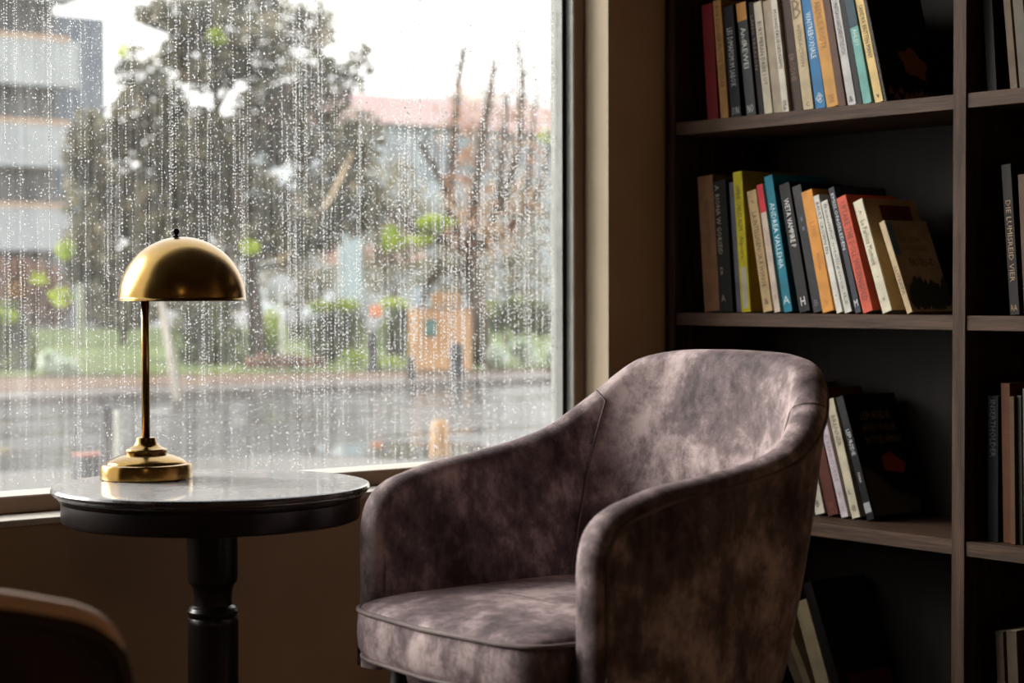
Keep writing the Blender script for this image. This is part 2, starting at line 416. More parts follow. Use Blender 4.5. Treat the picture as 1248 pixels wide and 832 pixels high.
CREAM, BLK = (214, 204, 180), (28, 28, 30)
XS = 3.022
def flower_cover(o, h, t, d):
    s = MB(); ps = []
    cx, cz = d*.62, h*.36
    vs = [(cx, -t-E1, cz)]
    n = 22
    for k in range(n):
        a = 2*PI*k/n; r = .034*(1+.18*math.sin(5*a)); vs.append((cx+r*1.15*math.cos(a), -t-E1, cz+r*.9*math.sin(a)-.3*r*math.cos(a)))
    s.add(vs, [(0, 1+k, 1+(k+1) % n) for k in range(n)]); s.build('cover_picture', ink((120, 72, 30)), o)
    s = MB()
    for k in range(9):
        x = d*(.1+.09*k); z = h*(.05+.06*random.Random(k).random())
        s.add([(x-.008, -t-E1, z-.004), (x+.012, -t-E1, z-.006), (x+.004, -t-E1, z+.012)], [(0, 1, 2)])
    s.build('cover_pattern', ink((110, 74, 44)), o)
    s = MB(); put_text(s, 'OUR SLIENCE', (d*.42, -t-E1, h*.62), (1, 0, -.12), (0, 0, 1), d*.45, .012); s.build('cover_title', ink((70, 62, 58)), o)
    s = MB(); s.tube([(.001, -t-.0002, 0), (.001, -t-.0002, h)], .0006, 5); s.build('hinge_edge', ink((120, 90, 74)), o)
G1 = 'books on the upper shelf'
row(SH[3], 141, XS, [
 (860.5, 874, 852.6, 0, .262, .17, (122, 22, 24), 'dark red hardback at the far left of the top shelf', dict(text=('THE SHIRTS OF'), span=(.1, .55), tcol=(96, 18, 20), cap=.42)),
 (880, 889.6, 870, 2, None, .15, (178, 132, 74), 'narrow ochre book beside the red hardback on the top shelf', dict(text='KOR SCHOBER PLUTTE TROEDER', span=(.05, .74), tcol=(70, 48, 24))),
 (890.5, 903, 879.5, 0, .25, .16, (30, 32, 38), 'black glossy book with thin silver lettering, right of the ochre book', dict(text='LES DIMAFISMUM SABOX', span=(.2, .72), tcol=(180, 180, 186), marks=(('SUN', .03, .7, .5),), rough=.3)),
 (910.5, 922.5, 897, 0, .252, .16, (22, 28, 28), 'black book with an orange patch at the top of its spine', dict(text='AndREWEI', span=(.22, .58), tcol=(196, 196, 190), top=(.84, (190, 128, 36)), marks=(('NO', .03, .6, .6),), rough=.3)),
 (923.5, 930, 908, 0, .252, .15, (48, 26, 30), 'thin dark maroon book wedged before the cream books', dict(text='LANG TREASON', span=(.12, .6), tcol=(120, 96, 84))),
 (930.5, 940.5, 915, 0, .25, .16, (216, 206, 182), 'cream book with dark lettering left of the plain beige book', dict(text='RURY MERAN DAIBE I OT', span=(.18, .74), tcol=(52, 44, 38))),
 (941, 954, 926.5, 0, .25, .16, (178, 164, 142), 'plain beige book with blank spine on the top shelf', {}),
 (955, 963, 937, 0, .25, .16, (224, 216, 202), 'thin white book with black spine lettering on the top shelf', dict(text='MOHADERLIEGEDNAMS', span=(.1, .62), tcol=(42, 40, 38), marks=(('SE', .06, .6, .6), ('b', .02, .5, .5)))),
 (963.8, 976.5, 945.5, 0, .25, .16, (66, 44, 32), 'dark brown book between the white book and the tan book', dict(text='ERODHE', span=(.5, .74), tcol=(110, 80, 56))),
 (977.5, 990.5, 953.5, 0, .25, .16, (202, 182, 146), 'tan book with a brown emblem high on its spine', dict(text='INTERACTION', span=(.26, .62), tcol=(120, 100, 76), cap=.35, marks=(('B', .8, .8, 1.4), ('c', .03, .35, .35)))),
 (992, 1005, 968, 0, .25, .16, (44, 118, 172), 'bright blue book on the top shelf', dict(text='WAITREBOXNALE', span=(.16, .56), tcol=(206, 224, 232), marks=(('@', .05, .7, .8),))),
 (1007.5, 1022.5, 981.5, 0, .25, .165, (206, 150, 72), 'thick orange-yellow book right of the blue book', dict(text='ABENLIE RODTR', span=(.08, .5), tcol=(140, 96, 44), marks=(('SE', .04, .45, .5),))),
 (1023.2, 1032.5, 1000.5, 0, .25, .16, (88, 56, 40), 'brown book between the orange-yellow and the grey-white book', {}),
 (1034, 1044.5, 1007.5, 0, .25, .16, (196, 194, 192), 'grey-white book with dark lettering on the top shelf', dict(text='UNITEAWANCHIEVETEIDICH', span=(.1, .56), tcol=(70, 68, 70), marks=(('&', .03, .5, .6),))),
 (1045.5, 1052.5, 1019, 0, .25, .16, (24, 26, 26), 'thin black book left of the teal one', {}),
 (1053.5, 1064.5, 1023.5, 0, .25, .16, (112, 172, 164), 'teal green book whose upper spine is dark blue', dict(top=(.66, (38, 66, 82)), text='AHLEU', span=(.36, .5), tcol=(190, 214, 206))),
 (1067, 1078, 1029.5, 0, .25, .16, (222, 190, 124), 'pale yellow book with black capitals, last spine before the dark cover', dict(text='SANDRA BRITTEN MANY', span=(.16, .62), tcol=(62, 50, 34), marks=(('v', .04, .35, .4),))),
 (1078.8, 1081.8, 1041, 0, .25, .175, (20, 15, 14), 'black book leaning with its cover showing an orange flower', dict(cover=flower_cover, hard=True, rough=.35)),
], YLp, G1)

def maroon_cover(o, h, t, d):
    s = MB(); s.box((d*.28, -t-.0009, h*.77), (d*.86, -t-.0001, h*.94)); s.build('title_panel', ink((84, 34, 30)), o)
def garden_cover(o, h, t, d):
    s = MB()
    put_text(s, 'THE GELYA', (d*.2, -t-E1, h*.76), (1, 0, 0), (0, 0, 1), d*.5, h*.06)
    put_text(s, 'OF THE NIGHT', (d*.22, -t-E1, h*.66), (1, 0, 0), (0, 0, 1), d*.58, h*.05); s.build('cover_title', ink((92, 76, 54)), o)
    s = MB(); put_text(s, 'ERSSES-ID', (d*.3, -t-E1, h*.5), (1, 0, 0), (0, 0, 1), d*.6, h*.08); s.build('author_name', ink((56, 44, 32)), o)
    s = MB(); R = random.Random(5)
    for k in range(60):
        x = d*(.12+.84*R.random()); hh = h*(.1+.22*R.random()); z = h*(.02+.1*R.random()); wd = .006+.008*R.random()
        s.add([(x-wd*.4, -t-E1-.0001*k/60, z), (x+wd*.4, -t-E1-.0001*k/60, z), (x+wd, -t-E1-.0001*k/60, z+hh*.6), (x+.2*wd, -t-E1-.0001*k/60, z+hh), (x-wd, -t-E1-.0001*k/60, z+hh*.6)], [(0, 1, 2, 3, 4)])
    s.build('cover_picture', ink((44, 54, 40)), o)
    s = MB(); s.box((.0, -t-.0005, h*.62), (.02, -t-.0001, h*.98)); s.build('blue_corner', ink((92, 120, 138)), o)
G2 = 'books on the eye-level shelf'
row(SH[2], 381, XS, [
 (856.6, 875.5, 847.8, 216, None, .17, (130, 94, 62), 'brown book standing first at the left of the middle shelf', dict(text='MENSCHENTTIGEREN', span=(.18, .58), tcol=(84, 56, 36), cap=.28, marks=(('Q', .09, .22, .3),))),
 (876.8, 886.5, 867, 222, None, .16, (34, 34, 34), 'black book with pale brown capitals beside the brown one', dict(text=[('A', .03, .07, .5), ('RIONA W GORSEID', .1, .56, .55), ('ER', .66, .72, .3)], tcol=(150, 136, 116), marks=(('A', .08, .5, .6),))),
 (887, 895, 877.5, 220, None, .16, (18, 18, 19), 'plain black book left of the grey-blue book', {}),
 (895.8, 903, 880, 224, None, .15, (98, 98, 108), 'thin grey-blue book leaning against the yellow one', {}),
 (903.4, 914.6, 885.6, 212, None, .18, (206, 192, 28), 'tall bright yellow book with olive cover', dict(text=[('IAMHE CABLES ALEM', .1, .42, .45), ('Algoure', .46, .62, .5)], tcol=(74, 66, 20), bottom=(.03, .32, .25, .8, (196, 188, 168)), side=(168, 138, 34))),
 (929, 940.6, 908.5, 234, None, .14, (206, 176, 126), 'short tan book with brown lettering right of the yellow book', dict(text=[('X', .08, .11, .3), ('LA INTELLIGENCIA A HONOR', .18, .8, .5)], tcol=(92, 72, 46), marks=(('&', .06, .45, .5),))),
 (942.4, 950, 920.6, 226, None, .15, (226, 206, 188), 'thin white book with a red upper spine', dict(top=(.78, (220, 54, 66)), text='LOUELEC DES', span=(.34, .6), tcol=(170, 140, 128), cap=.4, marks=(('#', .1, .5, .6),))),
 (953.7, 964.3, 929, 216, None, .17, (22, 128, 152), 'tall teal blue book with white lettering', dict(text='ANDREA VALLEHIA', span=(.2, .68), tcol=(208, 232, 236), cap=.55, marks=(('A', .06, .7, .7),))),
 (973, 986.5, 947.5, 226, None, .165, (36, 36, 38), 'thick black book with large white capitals', dict(text='WETA VAMPIRE P', span=(.12, .5), tcol=(220, 218, 214), cap=.45, marks=(('H', .05, .4, .6),))),
 (989.6, 1001.5, 963, 228, None, .165, (42, 42, 46), 'glossy charcoal book left of the orange book', dict(text='ii', span=(.25, .36), tcol=(96, 90, 110), cap=.2, marks=(('B', .05, .4, .5),), rough=.25)),
 (1002.8, 1017.3, 971.6, 237, None, .15, (222, 150, 62), 'orange book between charcoal and white books', dict(text=[('LIFE', .26, .38, .36), ('Rock', .52, .66, .3)], tcol=(176, 108, 40), marks=(('9', .05, .3, .4),))),
 (1020.4, 1028, 988.5, 241, None, .15, (224, 220, 210), 'thin white book with bold black capitals', dict(text='BAULT CROWN EN', span=(.06, .5), tcol=(48, 46, 44), cap=.5, marks=(('.', .14, .2, .2),))),
 (1030.3, 1039.5, 999.8, 247, None, .15, (212, 210, 200), 'off-white book with grey italic title left of the navy book', dict(text='Beautiful intelligence ILS', span=(.03, .93), tcol=(110, 104, 100), cap=.5)),
 (1042.4, 1050, 1009, 230, None, .16, (52, 54, 66), 'thin navy book with white spine lettering', dict(text='EMISLONGELEDEN', span=(.05, .5), tcol=(200, 204, 208), marks=(('M', .05, .6, .9),))),
 (1052.7, 1065.8, 1018, 243, None, .155, (208, 88, 62), 'red-orange book with dark capitals', dict(text='UPTAKE THE DOLL WIESENGOLD', span=(.05, .9), tcol=(98, 38, 30), cap=.55)),
 (1074, 1086.7, 1037.5, 247, None, .165, (222, 214, 188), 'cream book leaning with an olive cover and maroon title panel', dict(text=[('A', .09, .12, .3), ('Le Parlons Moment', .18, .58, .5), ('.', .68, .69, .2)], tcol=(108, 100, 80), marks=(('v', .1, .3, .3),), side=(186, 160, 116), cover=maroon_cover)),
 (1106, 1113.7, 1071.5, 272, None, .13, (196, 172, 134), 'small tan book in front with a dark garden picture on its cover', dict(text='LLITEATA', span=(.5, .8), tcol=(90, 66, 46), side=(178, 158, 124), cover=garden_cover)),
], YLp, G2)

def red_cover(o, h, t, d):
    s = MB()
    for k, tx in enumerate(('LEFURSIDIE', 'HOURS YOUNGER', 'ROTUNDORMANG')):
        put_text(s, tx, (d*.22, -t-E1, h*(.79-.1*k)), (1, 0, 0), (0, 0, 1), d*(.58+.05*k), h*.065)
    s.build('cover_title', ink((150, 122, 70)), o)
    s = MB(); z0, z1 = h*.34, h*.52
    s.add([(d*.42, -t-E1, z0+.01), (d*.78, -t-E1, z0), (d*.86, -t-E1, z0+.02), (d*.7, -t-E1, z1-.01), (d*.62, -t-E1, z1), (d*.44, -t-E1, z1-.008)], [(0, 1, 2, 3, 4, 5)])
    s.build('cover_picture', ink((150, 62, 40)), o)
    s = MB(); s.add([(.004, -t-E1, h*.02), (d*.94, -t-E1, h*.02), (d*.94, -t-E1, h*.14), (d*.55, -t-E1, h*.2), (d*.25, -t-E1, h*.36), (.004, -t-E1, h*.42)], [(0, 1, 2, 3, 4, 5)])
    s.build('cover_landscape', ink((66, 62, 50)), o)
G3 = 'books on the shelf behind the armchair'
row(SH[1], 632, 3.085, [
 (962, 978, 930, 470, None, .16, (120, 100, 82), 'brown-grey book mostly hidden behind the armchair back', {}),
 (979, 993, 946, 472, None, .16, (80, 70, 60), 'dark grey-brown book hidden behind the armchair back', {}),
 (994.5, 1007, 964, 478, None, .16, (224, 216, 198), 'white book peeking out from behind the armchair', dict(marks=(('B', .06, .35, .5),), tcol=(60, 56, 50))),
 (1009, 1023, 976, 478, None, .16, (98, 46, 34), 'red-brown book between the two pale books behind the armchair', dict(marks=(('W', .05, .5, .5),), tcol=(130, 80, 60))),
 (1025, 1034.3, 991, 490, None, .15, (218, 206, 210), 'thin pale lilac book behind the armchair', dict(text='IL RANDO VEDE', span=(.3, .7), tcol=(150, 120, 140), marks=(('UL', .05, .6, .5), ('Y', .16, .5, .7)))),
 (1036.6, 1047.5, 1004, 488, None, .16, (216, 206, 178), 'cream book leaning beside the black hardback', dict(text='BRENNER', span=(.14, .4), tcol=(110, 96, 84), marks=(('@', .05, .6, .7), ('L', .2, .35, .4)))),
 (1056, 1066, 1017.5, 485, None, .165, (26, 28, 34), 'black hardback with gold title lines and a red picture on its cover', dict(text=[('LEFURSIDIE', .27, .48, .5), ('IVARA', .62, .7, .3)], tcol=(200, 200, 200), bottom=(.06, .14, .1, .9, (176, 178, 182)), cover=red_cover, hard=True, rough=.35)),
], YLp, G3)
G4 = 'books on the bottom shelf'
def box_cover(o, h, t, d):
    s = MB(); s.box((d*.2, -t-.0009, h*.06), (d*.97, -t-.0001, h*.3)); s.build('red_panel', ink((96, 26, 26)), o)
row(SH[0], 900, 3.085, [
 (980, 992, 951, 790, .23, .16, (120, 106, 84), 'shorter tan book on the bottom shelf beside the armchair', {}),
 (993, 1003, 956, 770, .235, .16, (150, 132, 104), 'beige book leaning on the bottom shelf', {}),
 (1004, 1022, 969, 742, .25, .16, (196, 178, 140), 'pale cream book leaning on the bottom shelf', {}),
 (1024, 1036, 977, 712, None, .17, (44, 40, 36), 'large dark book leaning on the bottom shelf with a red panel on its cover', dict(cover=box_cover, side=(58, 50, 44))),
], YLp, G4)
G5 = 'books in the right bay'  # colours in this bay darkened to paint in its dimmer light
row(SH[3], 108, 3.02, [
 (1204, 1216, 1198, 0, .25, .16, (21, 16, 14), 'dark book in the shadow of the right bay on the top shelf', {}),
 (1230, 1239, 1221, 0, .25, .16, (109, 91, 69), 'tan book at the right edge of the top shelf', dict(text='MODE', span=(.7, .82), tcol=(90, 70, 50))),
 (1243, 1256, 1234, 0, .25, .16, (93, 84, 71), 'grey-beige book cut by the right edge on the top shelf', {}),
], YD0, G5)
row(SH[2], 386, 3.02, [
 (1229, 1241, 1218, 201, None, .16, (43, 27, 24), 'dark brown book with faded gold letters in the right bay', dict(text='DIE LUMISREID VIER', span=(.24, .78), tcol=(150, 124, 90), marks=(('RA', .03, .6, .5),))),
 (1246, 1262, 1238, 213, None, .16, (86, 60, 44), 'reddish tan book at the right edge of the middle shelf', {}),
], YD0, G5)
row(SH[1], 664, 3.022, [
 (1203, 1216, 1203, 482, None, .16, (13, 13, 16), 'black book with grey lettering in the lower right bay', dict(text='INSERTHOLDER', span=(.03, .42), tcol=(90, 90, 96))),
 (1221, 1232, 1218, 467, None, .16, (93, 52, 22), 'orange-brown book in the lower right bay', dict(text='COLONIALIST', span=(.15, .4), tcol=(110, 52, 24))),
 (1233, 1239, 1231, 483, None, .15, (84, 57, 31), 'thin ochre book right of the orange-brown one', {}),
 (1240, 1245, 1238, 482, None, .15, (62, 59, 49), 'thin grey-green book at the right edge of the lower shelf', {}),
 (1246, 1260, 1244, 474, None, .16, (102, 100, 100), 'pale grey book cut by the right edge on the lower shelf', {}),
], YD0, G5)
row(SH[0], 900, 3.03, [
 (1218, 1228, 1211, 769, None, .16, (85, 71, 57), 'left pale brown book on the bottom shelf of the right bay', {}),
 (1232, 1245, 1225, 768, None, .16, (91, 76, 62), 'right pale brown book on the bottom shelf of the right bay', {}),
], YD0, G5)

# ------------------------------------------------------------------ armchair
def catmull(pts, n):
    out = []
    P = [pts[0]]+list(pts)+[pts[-1]]
    for i in range(1, len(P)-2):
        p0, p1, p2, p3 = [Vector(q) for q in P[i-1:i+3]]
        for k in range(n):
            t = k/n
            out.append(.5*((2*p1)+(p2-p0)*t+(2*p0-5*p1+4*p2-p3)*t*t+(3*p1-p0-3*p2+p3)*t**3))
    out.append(Vector(pts[-1])); return out
WM, SX, AX, EXP = .2699, .2617, .261, 3.2
_path = [(x, WM) for x in [SX*k/12 for k in range(12)]]
for k in range(41):
    a = PI/2*k/40
    _path.append((SX+AX*math.sin(a)**(2/EXP), WM*math.cos(a)**(2/EXP)))
_acc = [0.0]
for p, q in zip(_path, _path[1:]): _acc.append(_acc[-1]+math.hypot(q[0]-p[0], q[1]-p[1]))
HS = _acc[-1]
def path(s):
    """half path s in [0,HS] -> (x,y,nx,ny); s<0 runs straight on to the front"""
    if s <= 0: return s, WM, 0.0, 1.0
    s = min(s, HS)
    i = 0
    while i < len(_acc)-2 and _acc[i+1] < s: i += 1
    t = (s-_acc[i])/(_acc[i+1]-_acc[i]); p, q = _path[i], _path[i+1]
    x, y = p[0]+(q[0]-p[0])*t, p[1]+(q[1]-p[1])*t
    def tg(j): a, b = _path[max(j-1, 0)], _path[min(j+1, len(_path)-1)]; d = Vector((b[0]-a[0], b[1]-a[1])); d.normalize(); return d
    d = tg(i)*(1-t)+tg(i+1)*t; d.normalize()
    if s >= HS-1e-6: d = Vector((0, -1))
    return x, y, -d.y, d.x
def sstep(a, b, x): t = max(0, min(1, (x-a)/(b-a))); return t*t*(3-2*t)
def chair_pt(s, z, off, side):
    x, y, nx, ny = path(s)
    wgt = sstep(.12, .62, s/HS); lean = wgt*.1575*(z-.6)+off
    # slight padding bulge of the inner back
    return Vector((x+nx*lean, side*(y+ny*lean), z))
F = HS/.85
RIM = catmull([(0, .345), (0, .43), (0, .50), (.0, .555), (.004, .588), (.014, .614), (.032, .634), (.056, .647), (.12*HS, .656), (.2*HS, .670), (.3*HS, .678), (.38*HS, .687), (.46*HS, .697), (.55*HS, .718), (.64*HS, .767), (.69*HS, .803), (.74*HS, .831), (.80*HS, .843), (.87*HS, .8485), (HS, .8505)], 5)
TH, CROWN, ZBOT = .056, .023, .345
def build_chair(root, mv, mp, rim=None):
    R2 = []
    N = len(RIM)
    for i, p in enumerate(RIM):
        a = RIM[max(i-1, 0)]; b = RIM[min(i+1, N-1)]; t = (b-a).normalized(); n = Vector((-t.y, t.x))
        if i == N-1: n = Vector((0, 1))
        R2.append((p, n))
    def section(i, side):
        p, n = R2[i]; sec = []
        base = p-n*CROWN
        frac = i/(N-1)
        # foot of this column, spread along the bottom edge
        sb = max(base.x, 0)*.0+HS*(max(0, (i-8))/(N-9))**1.12 if i > 8 else 0.0
        M_ = 12
        for k in range(M_):                # outer face up
            t = k/M_
            s = sb+(base.x-sb)*sstep(0, 1, t)**.9 if i > 8 else base.x; z = ZBOT+(base.y-ZBOT)*t
            sec.append(chair_pt(s, z, TH/2+.006*math.sin(PI*t), side))
        for k in range(13):
            a = PI/2-PI*k/12
            q = base+n*(CROWN*max(0, math.cos(a))**.8)
            sec.append(chair_pt(q.x, q.y, TH/2*math.sin(a), side))
        for k in range(M_):
            t = 1-(k+1)/M_
            s = sb+(base.x-sb)*sstep(0, 1, t)**.9 if i > 8 else base.x; z = ZBOT+(base.y-ZBOT)*t
            sec.append(chair_pt(s, z, -TH/2-.012*math.sin(PI*t)*sstep(.1, .5, frac), side))
        return sec
    rows = [section(i, 1) for i in range(N)]+[section(i, -1) for i in range(N-2, -1, -1)]
    mb = MB(); mb.grid(rows, True, True)
    shell = mb.build('shell', mv, root)
    # piping on the outer rim edge
    def edge(off, dz=0.0, sgn=1):
        L = []
        for i in range(2, N): p, n = R2[i]; b = p-n*(CROWN-.002); L.append((b.x, b.y+dz))
        pts = [chair_pt(s, z, off, 1) for s, z in L]; pts += [chair_pt(s, z, off, -1) for s, z in L[-2::-1]]
        return pts
    mb = MB(); mb.tube(edge(TH/2+.0005), .0034, 7); mb.build('rim_piping', mp, shell)
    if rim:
        mb = MB(); mb.tube(edge(.012, .014), .013, 12); mb.build('lit_rim_trim', rim, shell)  # tan rim tube standing in for window light along the arm
    # seams where the arm panels meet the back panel
    for side in (1, -1):
        pts = []
        i0 = min(range(N), key=lambda i: abs(R2[i][0].x-.655*HS))
        p, n = R2[i0]; b = p-n*CROWN
        for k in range(5): a = PI/2*.6-(PI/2*1.6)*k/4; q = b+n*(CROWN*max(0, math.cos(a))**.8); pts.append(chair_pt(q.x, q.y, TH/2*math.sin(a)*1.0, side))
        for k in range(1, 13):
            z = b.y-(b.y-.44)*k/12; t = (z-ZBOT)/(b.y-ZBOT); fr = i0/(N-1)
            pts.append(chair_pt(b.x-.10*k/12, z, -TH/2-.012*math.sin(PI*t)*sstep(.1, .5, fr)-.0003, side))
        mb = MB(); mb.tube(pts, .0022, 6); mb.build('seam', mp, shell)
    # seat cushion
    def outline(n=72, sc=1.0, dx=0.0):
        pts = []
        for k in range(n):
            a = 2*PI*k/n; c, s_ = math.cos(a), math.sin(a)
            e = 2/11.0 if c < 0 else 2/2.6
            ex = .322 if c < 0 else .235
            x = .27+ex*math.copysign(abs(c)**e, c); y = (WM-TH/2-.002)*math.copysign(abs(s_)**(2/12.0 if c < 0 else 2/3.2), s_)
            if c < 0: x -= .030*(1-min(1, abs(y)/(WM-TH/2-.002))**2)*abs(c)**.6
            pts.append(((x-.27)*sc+.27+dx, y*sc))
        return pts
    zt, zb = .457, .374
    rings = []
    for sc_, z in ((.2, zb), (.93, zb), (.975, zb+.004), (1.0, zb+.02), (1.006, (zt+zb)/2), (1.0, zt-.012), (.985, zt), (.95, zt+.006), (.86, zt+.013), (.7, zt+.019), (.5, zt+.022), (.25, zt+.024), (.02, zt+.024)):
        rings.append([(x, y, z) for x, y in outline(72, sc_)])
    mb = MB(); mb.grid(rings, True, True); seat = mb.build('seat_cushion', mv, root)
    mb = MB(); mb.tube([(x, y, zt-.004) for x, y in outline(72, .998)], .0042, 7, True); mb.tube([(x, y, zb+.006) for x, y in outline(72, .985)], .0035, 7, True); mb.build('seat_piping', mp, seat)
    # faint seam across the seat
    mb = MB(); mb.tube([(.10+.10*(y/.2)**2*0+.02*math.cos(y*9), y, zt+.0125+.010*(1-(abs(y)/.22)**2)) for y in [-.2+.4*k/20 for k in range(21)]], .0013, 5); mb.build('seat_seam', mp, seat)
    # base frame and legs
    mb = MB(); mb.grid([[(x, y, z) for x, y in outline(48, s)] for s, z in ((.1, .33), (.78, .33), (.80, .336), (.82, .376), (.1, .376))], True, True); mb.build('seat_base', mv, root)
    for x, y in ((.02, .19), (.02, -.19), (.40, .17), (.40, -.17)):
        mb = MB(); k = 1 if x < .2 else -1
        mb.tube([(x-.02*k, y+.02*(1 if y > 0 else -1), 0), (x, y, .374)], [.011, .019], 14); mb.build('leg', M['legwood'], root)
arm = empty('armchair', (1.717, 2.2945, 0)); tag(arm, 'mauve velvet tub armchair in front of the bookcase by the window', 'armchair')
build_chair(arm, M['velvet'], M['piping'])
arm2 = empty('armchair', (.862, 1.965, 0), PI); tag(arm2, 'dark brown armchair in the lower left foreground, its curved arm with a tan rim highlight in view', 'armchair')
build_chair(arm2, M['velvet_brown'], M['piping_brown'], noisy('lit_tan_rim', (228, 186, 152), (240, 200, 166), scale=8, rough=.45))  # rim colour lifted so the edge reads as lit

# ------------------------------------------------------------------ side table
tab = empty('pedestal_table', (1.634, 2.907, 0)); tag(tab, 'round dark wooden pedestal table with the brass lamp on it', 'table')
mb = MB(); mb.lathe([(0, .602), (.255, .602), (.262, .604), (.2665, .607), (.2665, .609), (.2695, .611), (.2705, .6145), (.269, .6185), (.266, .62), (0, .62)], 96); mb.build('tabletop', M['tabletop'], tab, sharp=.45)
mb = MB(); mb.lathe([(0, .558), (.246, .558), (.252, .561), (.2535, .566), (.2535, .594), (.257, .598), (.258, .602), (0, .602)], 96); mb.build('apron', M['table'], tab, sharp=.45)
mb = MB(); mb.lathe([(.0435, .558), (.0435, .462), (.042, .452), (.036, .444), (.034, .436), (.0325, .420), (.0335, .412), (.040, .408), (.0435, .402), (.0435, .398), (.041, .394), (.0405, .391), (.043, .386), (.0435, .38), (.042, .10), (.05, .07)], 24, cap=True); mb.build('column', M['table'], tab, sharp=.45)
mb = MB(); mb.lathe([(0, .07), (.06, .07), (.09, .06), (.17, .03), (.19, .022), (.195, .015), (.195, 0), (0, 0)], 64); mb.build('base', M['table'], tab, sharp=.45)

# ------------------------------------------------------------------ brass lamp
lx, ly = 1.589, 3.06
lamp = empty('table_lamp', (lx, ly, .6203)); tag(lamp, 'brass table lamp with domed shade standing on the round table', 'lamp')
mb = MB(); mb.lathe([(0, 0), (.079, 0), (.0805, .002), (.0805, .023), (.079, .0262), (.074, .0275), (.0705, .0275), (.0695, .0295), (.066, .0325), (.056, .0375), (.046, .0415), (.038, .0435), (.036, .0438), (.0368, .047), (.0372, .0505), (.0355, .0525), (.030, .0545), (.024, .0575), (.020, .0615), (.0178, .066), (.0172, .0705), (.0165, .0725), (.013, .0735), (0, .0735)], 72); mb.build('base', M['brass'], lamp, sharp=.45)
mb = MB(); mb.tube([(0, 0, .072), (0, 0, .385)], .0072, 20); mb.build('pole', M['brass'], lamp)
sh = Vector((.0515, -.0405, 0))*1.0       # the dome hangs off-centre from the pole
RS = .1115; z0 = .3135
prof = [(RS*math.cos(PI/2*k/28), z0+RS*1.0*math.sin(PI/2*k/28)) for k in range(29)]
inn = [((RS-.0018)*math.cos(PI/2*k/28), z0+.0004+(RS-.0018)*math.sin(PI/2*k/28)) for k in range(28, -1, -1)]
mb = MB(); mb.lathe([(RS-.0012, z0-.001), (RS+.0006, z0-.001), (RS+.0008, z0+.0015)]+prof+[(.0005, z0+RS)], 96, sh, cap=False)
shade = mb.build('shade', M['brass'], lamp)
mb = MB(); mb.lathe(inn[0:], 64, sh, cap=False); mb.build('shade_lining', M['brass_in'], shade)
mb = MB(); fx = sh+Vector((-.008, .006, z0+RS-.001))
mb.lathe([(0, -.002), (.008, -.001), (.008, .002), (.004, .003), (.0035, .005), (.0062, .0085), (.0066, .011), (.0052, .0145), (.0015, .0165), (0, .0167)], 20, fx); mb.build('finial', M['finial'], shade)
mb = MB(); mb.tube([(0, 0, .38), (sh.x, sh.y, .40)], .005, 10); mb.build('arm', M['brass'], lamp)

# ------------------------------------------------------------------ outside: street, verge, planting, buildings
ZG = -.1
M['asphalt'] = noisy('wet_asphalt', (30, 30, 30), (54, 53, 51), scale=1.0, stretch=(.3, 1.8, 1), rough=.1, rough2=.45, spec=.5, detail=6)
M['paving'] = noisy('wet_paving', (70, 67, 62), (100, 96, 90), scale=1.0, rough=.25, rough2=.6, spec=.35)
M['soil'] = noisy('bark_soil', (82, 64, 50), (116, 90, 68), scale=2, rough=.9)
M['kerb'] = noisy('kerb_stone', (84, 78, 73), (112, 104, 97), scale=3, rough=.5)
M['grass'] = noisy('lawn', (66, 80, 36), (108, 122, 58), scale=1.5, rough=.9, detail=6)
def slab(name, m, x0, x1, y0, y1, za, zb):
    mb = MB(); mb.box((x0, y0, za), (x1, y1, zb)); return struct(mb.build(name, m))
slab('pavement', M['paving'], -6, 60, YW+.2, 10.6, ZG-.3, ZG)
slab('road', M['asphalt'], -6, 90, 10.6, 17.2, ZG-.3, ZG-.03)
slab('kerb', M['kerb'], -6, 90, 17.2, 18.2, ZG-.3, ZG+.05)
slab('flower_bed_soil', M['soil'], -6, 90, 18.2, 22.0, ZG-.3, ZG+.06)
mb = MB(); pl_ = [(-6, 21.3), (9.5, 21.0), (13, 19.6), (15.5, 18.7), (90, 18.7), (120, 46), (-6, 46)]
mb.add([(x, y, ZG+.061) for x, y in pl_]+[(x, y, ZG+.085) for x, y in pl_], [list(range(7, 14)), list(range(6, -1, -1))]+[(k, (k+1) % 7, 7+(k+1) % 7, 7+k) for k in range(7)])
struct(mb.build('lawn', M['grass']))
slab('ground_far', M['paving'], -60, 220, 46, 190, ZG-.3, ZG+.04)

